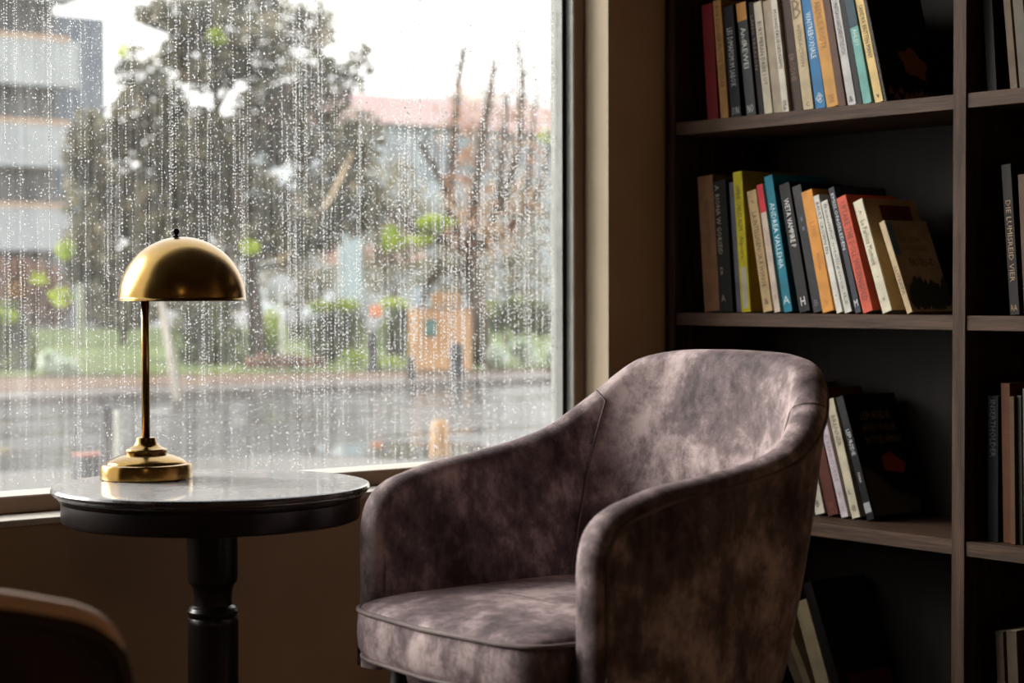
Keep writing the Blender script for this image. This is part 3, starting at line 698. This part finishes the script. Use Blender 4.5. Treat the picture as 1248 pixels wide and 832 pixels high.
def leafmat(name, c1, c2, c3, scale=2.2, tr=.35):
    m, nt, b = mat(name)
    v = coords(nt); n = nd(nt, 'ShaderNodeTexNoise', Scale=scale, Detail=5.0, Roughness=.75); nt.links.new(v, n.inputs['Vector'])
    col = ramp(nt, n.outputs['Fac'], [(.36, lin(c1)), (.5, lin(c2)), (.66, lin(c3))])
    nt.links.new(col, b.inputs['Base Color']); b.inputs['Roughness'].default_value = .55
    t = nd(nt, 'ShaderNodeBsdfTranslucent'); nt.links.new(col, t.inputs['Color'])
    mx = nd(nt, 'ShaderNodeMixShader'); mx.inputs[0].default_value = tr
    nt.links.new(b.outputs[0], mx.inputs[1]); nt.links.new(t.outputs[0], mx.inputs[2])
    nt.links.new(mx.outputs[0], nt.nodes['Material Output'].inputs['Surface']); return m
LM = {
 'dark': leafmat('leaf_dark_olive', (62, 62, 48), (106, 102, 80), (184, 172, 140)),
 'hedge': leafmat('leaf_hedge', (40, 52, 26), (78, 90, 44), (156, 162, 82), 3),
 'bright': leafmat('leaf_spring_green', (120, 150, 20), (176, 196, 40), (214, 220, 80), 3, .5),
 'pale': leafmat('leaf_pale_olive', (104, 98, 74), (142, 132, 102), (182, 170, 136)),
 'rust': leafmat('leaf_rust', (150, 98, 64), (196, 150, 110), (224, 194, 160)),
 'brown': leafmat('leaf_red_brown', (86, 52, 40), (122, 82, 62), (160, 122, 92), 3),
 'hosta': leafmat('leaf_white_green', (112, 142, 88), (190, 204, 178), (236, 238, 232), 4),
}
M['bark'] = noisy('dark_bark', (54, 44, 36), (92, 78, 64), scale=6, stretch=(3, 3, .6), rough=.85)
M['barkpale'] = noisy('pale_bark', (170, 148, 118), (206, 184, 152), scale=5, stretch=(3, 3, .6), rough=.8)
def leaves(mb, blobs, n, size, rnd):
    """leaf blades scattered through ellipsoid clumps (c, (rx,ry,rz))"""
    wsum = [b[1][0]*b[1][1]*b[1][2] for b in blobs]; tot = sum(wsum)
    for (c, r), w_ in zip(blobs, wsum):
        for k in range(max(6, int(n*w_/tot))):
            while True:
                p = Vector((rnd.uniform(-1, 1), rnd.uniform(-1, 1), rnd.uniform(-1, 1)))
                if p.length <= 1: break
            if p.length > .01 and rnd.random() < .6: p = p*(.6+.4*rnd.random())/max(.35, p.length)
            q = Vector((c[0]+p.x*r[0], c[1]+p.y*r[1], c[2]+p.z*r[2]))
            a = Vector((rnd.gauss(0, 1), rnd.gauss(0, 1), rnd.gauss(0, 1))).normalized(); b = a.orthogonal().normalized()
            s = size*rnd.uniform(.6, 1.4)
            mb.add([q-a*s, q+b*s*.45, q+a*s, q-b*s*.45], [(0, 1, 2, 3)])
def branchset(mb, p, d, L, r, depth, rnd, tips, spread=.5, up=.15):
    pts = [Vector(p)]; dd = Vector(d).normalized()
    for k in range(5):
        dd = (dd+Vector((rnd.gauss(0, .12), rnd.gauss(0, .12), rnd.gauss(0, .08)+up*.1))).normalized(); pts.append(pts[-1]+dd*L/5)
    mb.tube(pts, [r*(1-.11*k) for k in range(6)], 6); tips.append(pts[-1])
    if depth:
        for k in range(3):
            i = rnd.choice((3, 4, 5)); nd_ = (dd+Vector((rnd.gauss(0, spread), rnd.gauss(0, spread), rnd.gauss(0, spread*.6)+up))).normalized()
            branchset(mb, pts[i], nd_, L*rnd.uniform(.6, .85), r*.55, depth-1, rnd, tips, spread, up)
def pix_blob(px, py, D, rpx, rpy, depth=None):
    c = at(px, py, D); k = D/FPX; return (c, (rpx*k, depth or max(rpx, rpy)*k*.7, rpy*k))
def bx_px(px, D): return at(px, 354, D)

# big loose-crowned tree on the left
def big_tree():
    rnd = random.Random(11); D = 26
    g = on_z(318, 440, ZG+.08); root = empty('street_tree', (g.x, g.y, ZG+.08)); tag(root, 'large olive-leaved tree outside, left of the lamp and above it', 'tree')
    tips = []; mb = MB(); k = D/FPX
    base = at(316, 445, D); 
    tr = [at(316, 446, D), at(312, 390, D), at(306, 330, D), at(296, 262, D), at(270, 190, D), at(262, 110, D), at(258, 20, D)]
    tr[0].z = ZG+.05
    mb.tube(tr, [.13, .115, .105, .09, .07, .05, .03], 8)
    for (x0, y0, x1, y1, r) in ((300, 290, 372, 200, .05), (296, 262, 200, 190, .05), (270, 190, 150, 110, .04), (270, 190, 370, 90, .045), (264, 120, 220, 20, .035), (372, 200, 425, 120, .04), (425, 120, 447, 66, .03), (447, 66, 440, 20, .018), (262, 140, 330, 30, .035), (200, 190, 130, 230, .03), (306, 330, 395, 290, .04), (395, 290, 450, 250, .025), (150, 110, 110, 150, .02), (300, 300, 225, 300, .03)):
        a, b = at(x0, y0, D), at(x1, y1, D+rnd.uniform(-.6, .6)); m_ = (a+b)/2+Vector((0, 0, rnd.uniform(-.1, .15))); mb.tube([a, m_, b], [r, r*.8, r*.5], 6)
    mb.build('trunk', M['bark'], root).matrix_parent_inverse = Matrix.Translation(-root.location)
    mb = MB(); mb.tube([at(340, 320, D-.4), at(372, 285, D-.4), at(404, 240, D-.5), at(430, 186, D-.6)], [.07, .06, .05, .03], 8)
    o = mb.build('pale_branch', M['barkpale'], root); o.matrix_parent_inverse = Matrix.Translation(-root.location)
    blobs = []
    for (px, py, rx, ry) in ((120, 190, 44, 50), (150, 250, 46, 45), (190, 150, 60, 55), (210, 250, 60, 70), (250, 190, 55, 60), (170, 90, 34, 34), (250, 70, 60, 44), (320, 60, 50, 50), (330, 150, 55, 55), (300, 250, 60, 55), (390, 110, 40, 48), (400, 200, 50, 50), (370, 270, 60, 45), (440, 170, 30, 40), (440, 250, 34, 42), (230, 20, 70, 22), (380, 30, 34, 34), (110, 300, 34, 40), (180, 320, 40, 30), (318, 290, 34, 26), (300, 5, 60, 24), (438, 80, 16, 30), (220, 330, 40, 34), (104, 160, 24, 30), (96, 240, 20, 36), (100, 310, 24, 40), (150, 330, 34, 36), (200, 300, 44, 40), (250, 330, 40, 34), (272, 296, 40, 34), (165, 260, 30, 40)):
        blobs.append(pix_blob(px, py, D+rnd.uniform(-.8, .8), rx, ry))
    mb = MB(); leaves(mb, blobs, 16000, .10, rnd); o = mb.build('foliage', LM['dark'], root, fix=False); o.matrix_parent_inverse = Matrix.Translation(-root.location)
    mb = MB(); leaves(mb, [pix_blob(264, 44, D-1.2, 14, 11), pix_blob(150, 60, D-1.2, 8, 10), pix_blob(78, 305, D-1.2, 13, 12), pix_blob(75, 362, D-1.2, 15, 12), pix_blob(305, 300, D-1.2, 14, 9), pix_blob(48, 340, D-1.2, 10, 10)], 260, .06, rnd)
    o = mb.build('fresh_leaves', LM['bright'], root, fix=False); o.matrix_parent_inverse = Matrix.Translation(-root.location)
big_tree()
def bare_tree():
    rnd = random.Random(5); D = 25
    g = on_z(588, 445, ZG+.08); root = empty('pruned_tree', (g.x, g.y, ZG+.08)); tag(root, 'pruned tree with upright bare shoots outside at right of the window', 'tree')
    mb = MB()
    tr = [at(585, 446, D), at(584, 400, D), at(580, 340, D), at(572, 300, D)]; tr[0].z = ZG+.05
    mb.tube(tr, [.15, .13, .12, .10], 8)
    for pts, r in (((572, 310, 548, 260, 552, 190, 558, 110, 566, 60), .07), ((574, 310, 580, 230, 590, 160, 598, 110, 602, 76), .075), ((576, 318, 610, 250, 632, 180, 636, 100, 632, 58), .06), ((560, 300, 530, 290, 500, 268, 470, 262), .065), ((548, 280, 520, 300, 505, 282, 482, 268), .04), ((548, 245, 530, 205, 512, 178), .055), ((590, 300, 625, 275, 655, 240, 668, 180), .055), ((600, 280, 612, 200, 618, 120), .04), ((640, 255, 648, 180, 652, 120), .03), ((575, 330, 540, 330, 520, 350, 512, 410), .06)):
        P = [at(pts[i], pts[i+1], D+rnd.uniform(-.3, .3)) for i in range(0, len(pts), 2)]
        P = [Vector(p) for p in catmull(P, 3)]; n = len(P); mb.tube(P, [r*(1-.55*i/n) for i in range(n)], 7)
        for q in P[3:]:
            for kk in range(2):
                d = Vector((rnd.gauss(0, .5), rnd.gauss(0, .5), 1)).normalized()*rnd.uniform(.12, .4); mb.tube([q, q+d*.5, q+d], [.014, .011, .006], 5)
    o = mb.build('trunk', M['bark'], root); o.matrix_parent_inverse = Matrix.Translation(-root.location)
    mb = MB(); leaves(mb, [pix_blob(555, 150, D, 18, 60), pix_blob(600, 150, D, 30, 70), pix_blob(650, 140, D, 24, 56), pix_blob(640, 220, D, 30, 50), pix_blob(580, 230, D, 50, 50), pix_blob(590, 280, D, 60, 40)], 1300, .06, rnd)
    o = mb.build('dry_leaves', LM['rust'], root, fix=False); o.matrix_parent_inverse = Matrix.Translation(-root.location)
    mb = MB(); leaves(mb, [pix_blob(530, 272, D-.8, 26, 9), pix_blob(512, 292, D-.8, 18, 7), pix_blob(478, 292, D-.6, 16, 16), pix_blob(666, 166, D-.6, 12, 9)], 420, .06, rnd)
    o = mb.build('fresh_leaves', LM['bright'], root, fix=False); o.matrix_parent_inverse = Matrix.Translation(-root.location)
bare_tree()

def shrub(name, label, cat, blobs_px, D, lm, n, size, base_px, seed, group=None, top=None):
    rnd = random.Random(seed); zb = ZG+.08
    g = bx_px(base_px, D); root = empty(name, (g.x, g.y, zb)); tag(root, label, cat, group)
    bl = [pix_blob(px, py, D, rx, ry) for px, py, rx, ry in blobs_px]
    low = min(b[0].z-b[1][2] for b in bl)
    mb = MB(); leaves(mb, bl, n, size, rnd); o = mb.build('foliage', LM[lm], root, fix=False); o.matrix_parent_inverse = Matrix.Translation(-root.location)
    mb = MB()
    for b in bl[:5]:
        mb.tube([(g.x+rnd.uniform(-.1, .1), g.y+rnd.uniform(-.1, .1), zb-.03), ((g.x+b[0].x)/2, (g.y+b[0].y)/2, max(zb, (zb+b[0].z)/2)), (b[0].x, b[0].y, max(zb+.1, b[0].z))], [.035, .028, .015], 6)
    o = mb.build('stem', M['bark'], root); o.matrix_parent_inverse = Matrix.Translation(-root.location)
    if top:
        mb = MB(); leaves(mb, [pix_blob(px, py, D-.2, rx, ry) for px, py, rx, ry in top], n//5, size, rnd); o = mb.build('new_growth', LM['bright'], root, fix=False); o.matrix_parent_inverse = Matrix.Translation(-root.location)
shrub('shrub', 'dark green shrub outside, under the right edge of the lamp shade', 'shrub', [(232, 410, 26, 34), (262, 405, 28, 38), (285, 430, 24, 34), (240, 445, 26, 24)], 25.5, 'hedge', 2200, .05, 262, 21)
shrub('clipped_bush', 'round clipped green bush outside, left of the wooden cabinet', 'bush', [(390, 400, 22, 34), (412, 395, 28, 32), (432, 405, 18, 32), (405, 425, 30, 22)], 26.5, 'hedge', 2000, .045, 408, 22, top=[(392, 374, 18, 8), (424, 372, 18, 8)])
shrub('clipped_bush', 'darker clipped bush outside directly beside the wooden cabinet', 'bush', [(484, 400, 18, 34), (494, 410, 12, 34), (480, 425, 16, 20)], 28.6, 'hedge', 1600, .045, 480, 23, top=[(480, 370, 20, 6)])
shrub('bush', 'low light green bush outside at the foot of the clipped bushes', 'bush', [(438, 445, 18, 16), (425, 440, 14, 14)], 25, 'bright', 420, .045, 436, 24)
shrub('bush', 'light green tuft outside left of the thin dark post at the cabinet', 'bush', [(476, 446, 14, 13), (490, 450, 10, 10)], 25, 'bright', 300, .045, 482, 25)
shrub('bush', 'bright green bush outside under the white round sign', 'bush', [(332, 400, 12, 26), (324, 412, 12, 18)], 26.6, 'bright', 420, .05, 336, 26)
shrub('low_hedge', 'low red-brown hedge outside in front of the round sign', 'hedge', [(320, 446, 26, 14), (352, 446, 28, 15), (380, 448, 22, 14)], 24.3, 'brown', 1500, .04, 350, 27)
shrub('shrub', 'dark leafy shrub outside at the far left edge of the window', 'shrub', [(8, 400, 26, 36), (25, 430, 24, 28), (5, 450, 30, 20)], 23.5, 'hedge', 1500, .06, 14, 28, top=[(8, 386, 14, 8)])
shrub('shrub', 'white-flecked leafy plant outside beside the far left shrub', 'shrub', [(62, 440, 14, 14), (80, 448, 18, 12)], 22.4, 'hosta', 500, .06, 65, 29)
shrub('hedge', 'dark hedge outside behind the lawn at right of the cabinet', 'hedge', [(600, 385, 22, 22), (630, 382, 26, 24), (660, 386, 24, 24)], 31, 'hedge', 1700, .06, 630, 30)
shrub('flower_clump', 'white-green leafy clump outside on the lawn, right of the cabinet', 'plant', [(604, 432, 10, 11), (612, 436, 7, 8)], 23.6, 'hosta', 300, .06, 598, 31)
shrub('flower_clump', 'large white-leaved clump outside near the right end of the lawn', 'plant', [(636, 425, 16, 12), (646, 434, 10, 9)], 25.6, 'hosta', 420, .07, 638, 32)
shrub('flower_clump', 'white-leaved clump outside against the right window frame', 'plant', [(676, 432, 12, 11), (692, 432, 14, 11)], 24, 'hosta', 320, .07, 676, 33)
for i, (px, py, rx, ry, D, lm, lb) in enumerate((
  (30, 355, 60, 42, 36, 'brown', 'brown bushy mass outside below the apartment block'),
  (150, 365, 50, 34, 35, 'dark', 'olive bush outside behind the lamp pole'),
  (250, 340, 60, 44, 36, 'dark', 'dense olive bush outside behind the lamp shade'),
  (360, 310, 52, 64, 38, 'pale', 'pale beige bush outside left of the blue banner'),
  (478, 270, 46, 90, 39, 'pale', 'tall pale bush outside below the pink roof'),
  (556, 300, 44, 72, 46, 'pale', 'pale bush outside behind the pruned tree trunk'),
  (632, 290, 46, 92, 42.5, 'pale', 'tall beige bush outside at the right window edge'))):
    shrub('tall_bush', lb, 'bush', [(px-rx*.4, py, rx*.6, ry), (px+rx*.4, py+ry*.1, rx*.6, ry*.9), (px, py-ry*.2, rx*.6, ry*.8), (px, py+ry*.55, rx, ry*.5)], D, lm, 1500, .10, px, 50+i, group='bushes along the back of the lawn')

# apartment block at the left
M['white_wall'] = noisy('white_render', (160, 163, 165), (174, 177, 178), scale=1, rough=.7)
M['grey_wall'] = noisy('grey_render', (104, 100, 98), (128, 124, 120), scale=1, rough=.8)
M['slate'] = noisy('slate_wall', (112, 118, 128), (128, 134, 142), scale=1, rough=.8)
M['trimtan'] = plain('tan_trim', (188, 158, 134))
M['palewin'] = noisy('pale_windows', (128, 136, 142), (150, 158, 162), scale=.6, rough=.3)
M['winglass'] = noisy('dark_windows', (70, 70, 72), (104, 104, 104), scale=.6, rough=.25)
Y0 = 56.0
def yz(px, py): return on_y(px, py, Y0)
blk = empty('apartment_block', (16, Y0, ZG)); tag(blk, 'white and grey apartment block with balcony bands outside at upper left', 'building')
def bpart(root, name, m, boxes, bev=0):
    mb = MB()
    for a, b in boxes: mb.box(a, b, bev)
    o = mb.build(name, m, root); o.matrix_parent_inverse = Matrix.Translation(-root.location); return o
xr_ = yz(98, 200).x
bpart(blk, 'wall', M['grey_wall'], [((-4, Y0+1.2, ZG), (xr_-.3, Y0+12, 16))])
zs = [(-1, 0)]
for i, (pa, pb) in enumerate(((-60, -2), (47, 104), (150, 203), (252, 305))):
    za, zb = yz(50, pb).z, yz(50, pa).z
    w_ = bpart(blk, 'balcony', M['white_wall'], [((-4, Y0, za), (xr_-(0 if i < 2 else .35), Y0+1.2, zb))])
    bpart(w_, 'balcony_rail', M['trimtan'], [((-4, Y0-.03, zb-.02), (xr_-.35, Y0+.1, zb+.12))])
for pa, pb in ((-2, 47), (104, 150), (203, 252), (305, 350)):
    za, zb = yz(50, pb).z, yz(50, pa).z
    for j in range(5):
        x1 = xr_-.8-j*2.4
        bpart(blk, 'window', M['winglass'], [((x1-1.9, Y0+1.14, za+.15), (x1, Y0+1.22, zb-.25))])
bpart(blk, 'stair_tower', M['slate'], [((xr_-.35, Y0+3, ZG), (on_y(128, 100, Y0+3).x, Y0+10, on_y(115, 22, Y0+3).z))])
# pink-roofed building behind the trees
Y1 = 60.0
pk = empty('pink_roofed_building', (on_y(560, 200, Y1).x, Y1, ZG)); tag(pk, 'long low building with faded pink roof outside, above the pruned tree', 'building')
xa, xb_ = on_y(425, 150, Y1).x, on_y(760, 150, Y1).x; zr0, zr1 = on_y(500, 150, Y1).z, on_y(500, 117, Y1+4).z
bpart(pk, 'wall', noisy('pale_blue_render', (160, 172, 178), (178, 188, 192), scale=.5, rough=.7), [((xa+.3, Y1+.6, ZG), (xb_-.3, Y1+8, zr0))])
mb = MB(); mb.add([(xa, Y1, zr0-.05), (xb_, Y1, zr0-.05), (xb_, Y1+4.2, zr1), (xa, Y1+4.2, zr1), (xb_, Y1+8.6, zr0-.05), (xa, Y1+8.6, zr0-.05)], [(0, 1, 2, 3), (3, 2, 4, 5), (0, 3, 5), (1, 4, 2), (0, 5, 4, 1)])
o = mb.build('roof', noisy('pink_tiles', (160, 132, 126), (176, 148, 142), scale=2, stretch=(1, 6, 1), rough=.7), pk); o.matrix_parent_inverse = Matrix.Translation(-pk.location)
for j in range(6):
    x = xa+2.2+j*(xb_-xa-4)/6
    bpart(pk, 'window', M['palewin'], [((x, Y1+.54, zr0-2.1), (x+1.3, Y1+.62, zr0-.7))])
# low house wall glimpsed between bushes
hs = empty('small_house', (on_y(470, 350, 44).x, 44, ZG)); tag(hs, 'pale grey garden house outside behind the clipped bushes', 'building')
hx0, hx1 = on_y(452, 350, 44).x, on_y(505, 350, 44).x
bpart(hs, 'wall', M['white_wall'], [((hx0, 44, ZG+.04), (hx1, 46, on_y(470, 322, 44).z))])
bpart(hs, 'roof', noisy('salmon_roof', (210, 160, 150), (224, 180, 168), scale=2), [((hx0-.2, 43.8, on_y(470, 322, 44).z), (hx1+.2, 46.2, on_y(470, 300, 44).z))])
# distant hill
mb = MB(); hp = []
for k in range(21):
    px = 430+20*k; y = 112+14*abs((k-7)/7)**1.4 if k < 14 else 126+3*(k-14); hp.append(on_y(px, y, 320))
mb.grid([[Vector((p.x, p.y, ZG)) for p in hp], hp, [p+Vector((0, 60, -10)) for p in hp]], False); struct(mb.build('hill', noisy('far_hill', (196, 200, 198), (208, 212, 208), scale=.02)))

# street furniture
M['darkpost'] = noisy('dark_stone_post', (40, 40, 44), (62, 62, 66), scale=30, rough=.6)
M['palepost'] = plain('pale_post', (196, 196, 184))
M['stake'] = noisy('weathered_stake', (116, 110, 100), (146, 138, 126), scale=5, stretch=(3, 3, .6), rough=.8)
M['plaster'] = noisy('orange_plywood', (176, 132, 88), (194, 152, 106), scale=2, rough=.7)
def post(name, label, cat, px, ytop, D, rad, m, cap=None, zb=None, head=True):
    g = bx_px(px, D); zt = at(px, ytop, D).z; z0_ = (ZG if zb is None else zb)
    o = MB()
    if head: o.lathe([(0, z0_-zt*0), (rad*1.15, z0_), (rad*1.1, z0_+.05), (rad, z0_+.06), (rad, zt-.14), (rad*1.12, zt-.13), (rad*1.12, zt-.10), (rad*.8, zt-.09), (rad*1.0, zt-.05), (rad*.7, zt-.01), (0, zt)], 20)
    else: o.lathe([(0, z0_), (rad, z0_), (rad, zt-.01), (rad*.9, zt), (0, zt)], 20)
    ob = o.build(name, m); ob.location = (g.x, g.y, 0); tag(ob, label, cat); return ob
post('bollard', 'thin dark bollard outside at the left corner of the wooden cabinet', 'bollard', 500, 434, 21.4, .045, M['darkpost'], zb=ZG+.05)
post('bollard', 'thicker dark bollard outside in front of the wooden cabinet', 'bollard', 556, 417, 22.0, .08, M['darkpost'], zb=ZG+.05)
post('bollard', 'dark post outside below the orange and white notice, between two clipped bushes', 'bollard', 454, 404, 23.5, .06, M['darkpost'], zb=ZG+.06)
g = bx_px(129, 8.0); o = MB(); o.box((-.022, -.022, ZG), (.022, .022, at(129, 495, 8.0).z), .004); o = o.build('square_post', M['darkpost']); o.location = (g.x, g.y, 0); tag(o, 'square dark post just outside the window behind the lamp base', 'post')
g = bx_px(139, 8.6); o = MB(); o.box((-.014, -.014, ZG), (.014, .014, at(139, 500, 8.6).z), .003); o = o.build('pale_post', M['palepost']); o.location = (g.x, g.y, 0); tag(o, 'narrow pale post outside right next to the square dark post', 'post')
g = bx_px(110, 8.4); zt = at(110, 550, 8.4).z; pb = empty('planter_box', (g.x, g.y, ZG)); tag(pb, 'small dark box with a red rim outside, left of the square dark post', 'box')
o = MB(); o.box((-.07, -.06, 0), (.07, .06, zt-ZG-.02), .004); o.build('box_body', M['darkpost'], pb)
o = MB(); o.box((-.072, -.062, zt-ZG-.02), (.072, .062, zt-ZG-.008), .003); o.build('rim', plain('brick_red', (132, 74, 62)), pb)
post('lamp_post', 'pale grey post outside on the lawn left of the lamp', 'post', 97, 255, 34, .055, M['palepost'], zb=ZG+.08, head=False)
# leaning tree stake
a, b = at(196, 362, 24.5), on_z(217, 486, ZG+.05); o = MB(); o.tube([Vector((b.x, b.y, ZG+.02)), b.lerp(a, .5), a], [.045, .042, .038], 8); o = o.build('leaning_stake', M['stake']); tag(o, 'pale wooden stake leaning outside behind the lamp pole', 'stake')
# round white sign
D = 25.3; g = bx_px(342, D); sg = empty('round_sign', (g.x, g.y, ZG+.08)); tag(sg, 'round white sign on a post outside right of the lamp shade', 'sign')
yaw = math.atan2(CF.y, CF.x)-.1
o = MB(); o.tube([(0, 0, -.02), (0, 0, at(342, 360, D).z-ZG)], .03, 10); o.build('pole', M['palepost'], sg)
zc = at(342, 352, D).z-ZG-.08; o = MB(); rr = 18*D/FPX
o.lathe([(0, -.015), (rr, -.015), (rr, .015), (0, .015)], 40); o = o.build('disc', M['white_wall'], sg); o.location = (0, 0, zc); o.rotation_euler = (0, PI/2, yaw)
# blue banner
D = 33; g = bx_px(428, D); bn = empty('banner', (g.x, g.y, ZG+.08)); tag(bn, 'pale blue upright banner outside above the clipped bush', 'banner'); bn.rotation_euler = (0, 0, -.5)
zt, zb_ = at(428, 278, D).z-ZG-.08, at(428, 366, D).z-ZG-.08
o = MB(); o.box((-.19, -.01, zb_), (.19, .01, zt)); o.build('cloth', noisy('pale_blue_cloth', (164, 178, 188), (180, 192, 200), scale=2), bn)
o = MB(); o.tube([(-.2, 0, -.03), (-.2, 0, zt+.06)], .02, 8); o.build('pole', M['palepost'], bn)
# orange cabinet
D = 23.6; g = bx_px(536, D); kb = empty('wooden_cabinet', (g.x, g.y, ZG+.06)); kb.rotation_euler = (0, 0, -.45); tag(kb, 'orange plywood cabinet standing on the verge outside, with a dark picture on it', 'cabinet')
k = D/FPX; zt = at(536, 376, D).z-ZG-.06; hw = 35*k
o = MB(); o.box((-hw, -.22, 0.02), (hw, .22, zt), .01); o.build('body', M['plaster'], kb)
o = MB(); o.box((-hw-.02, -.24, zt), (hw+.02, .24, zt+.03), .005); o.build('lid', noisy('grey_lid', (120, 112, 100), (140, 130, 118)), kb)
o = MB(); o.box((-hw*.66, -.232, zt*.56), (-hw*.22, -.22, zt*.84), .003); o.build('picture', noisy('teal_picture', (50, 84, 82), (96, 130, 116), scale=14), kb)
o = MB(); o.box((-hw+.02, -.2, -.05), (-hw+.08, .2, .03)); o.box((hw-.08, -.2, -.05), (hw-.02, .2, .03)); o.build('foot', M['darkpost'], kb)
D = 26; g = bx_px(543, D); o = MB(); z0_, z1_ = at(543, 378, D).z, at(543, 356, D).z
sb = empty('sign_board', (g.x, g.y, ZG+.08)); sb.rotation_euler = (0, 0, -.45); tag(sb, 'small orange sign board outside just above the cabinet lid', 'sign')
o = MB(); o.box((-.2, -.02, z0_-ZG-.08), (.2, .02, z1_-ZG-.08), .005); o.build('board', M['plaster'], sb)
o = MB(); o.tube([(0, .03, -.03), (0, .03, z1_-ZG-.1)], .03, 8); o.build('pole', M['darkpost'], sb)
D = 23.6; g = bx_px(456, D); zz = at(456, 372, D).z
nt_ = empty('notice', (g.x, g.y, ZG+.06)); nt_.rotation_euler = (0, 0, -.6); tag(nt_, 'narrow orange and white notice on a stick outside, between the clipped bushes', 'sign')
o = MB(); o.box((-.05, -.015, at(456, 386, D).z-ZG-.06), (.09, .015, zz-ZG-.06), .01); o.build('orange_panel', plain('orange_panel', (214, 120, 60)), nt_)
o = MB(); o.box((-.09, -.02, at(456, 402, D).z-ZG-.06), (.05, .01, at(456, 386, D).z-ZG-.062), .01); o.build('white_panel', M['white_wall'], nt_)
o = MB(); o.tube([(0, .03, -.03), (0, .03, zz-ZG-.1)], .015, 8); o.build('stick', M['darkpost'], nt_)
# near wet street: puddle, orange marker
pc = on_z(500, 549, ZG); o = MB(); ring = []
for kk in range(40):
    a = 2*PI*kk/40; r = 1+.12*math.sin(3*a)+.06*math.sin(7*a); ring.append((pc.x+.62*r*math.cos(a), pc.y+.75*r*math.sin(a), ZG+.004))
o.add(ring, [list(range(40))]); m, nt, b = mat('puddle_water'); b.inputs['Base Color'].default_value = (.05, .05, .05, 1); b.inputs['Roughness'].default_value = .03; b.inputs['Specular IOR Level'].default_value = 1.0
o = o.build('puddle', m); tag(o, 'shallow puddle mirroring the sky outside, near the orange marker', 'puddle')
g = on_z(536, 556, ZG); k = ((g-EYE).dot(CF))/FPX; hh = 44*k
mk = MB(); mk.lathe([(0, 0), (12*k, 0), (12.5*k, .01), (11*k, hh*.5), (10*k, hh*.94), (7*k, hh), (0, hh)], 20); mk = mk.build('marker_post', plain('orange_marker', (164, 124, 80))); mk.location = (g.x, g.y, ZG); tag(mk, 'stubby orange marker outside on the wet paving near the puddle', 'marker')

# ------------------------------------------------------------------ light
wd = bpy.data.worlds.new('sky'); sc.world = wd; wd.use_nodes = True; nt = wd.node_tree
bg = nt.nodes['Background']
tc = nd(nt, 'ShaderNodeTexCoord'); sx = nd(nt, 'ShaderNodeSeparateXYZ'); nt.links.new(tc.outputs['Generated'], sx.inputs[0])
r_ = ramp(nt, sx.outputs['Z'], [(.0, (.95, .93, .9, 1)), (.25, (1, .985, .96, 1)), (1, (.88, .93, 1, 1))])
nt.links.new(r_, bg.inputs['Color']); bg.inputs['Strength'].default_value = 2.3
s = bpy.data.lights.new('sun', 'SUN'); s.energy = 7.0; s.angle = math.radians(38); s.color = (1, .95, .88)
so = bpy.data.objects.new('sun', s); COL.objects.link(so); so.rotation_euler = Vector((.42, -.78, -.36)).to_track_quat('-Z', 'Y').to_euler(); so.location = (0, 12, 9)
pl = bpy.data.lights.new('room_light', 'POINT'); pl.energy = 6; pl.color = (1, .72, .42); pl.shadow_soft_size = .05
po = bpy.data.objects.new('room_light', pl); COL.objects.link(po); po.location = (-.6, -.9, 2.2)

# ------------------------------------------------------------------ camera
cd = bpy.data.cameras.new('camera'); cd.sensor_width = 36; cd.sensor_fit = 'HORIZONTAL'; cd.lens = FPX/1248*36
cd.clip_start = .05; cd.clip_end = 1000
cd.dof.use_dof = True; cd.dof.focus_distance = 3.45; cd.dof.aperture_fstop = cd.lens/1000/.0165
co = bpy.data.objects.new('camera', cd); COL.objects.link(co)
Mx = Matrix((( CR.x, CU.x, -CF.x, EYE.x), (CR.y, CU.y, -CF.y, EYE.y), (CR.z, CU.z, -CF.z, EYE.z), (0, 0, 0, 1)))
co.matrix_world = Mx
sc.camera = co
sc.view_settings.view_transform = 'Standard'; sc.view_settings.look = 'None'; sc.view_settings.exposure = 0
sc.cycles.max_bounces = 10; sc.cycles.transparent_max_bounces = 12
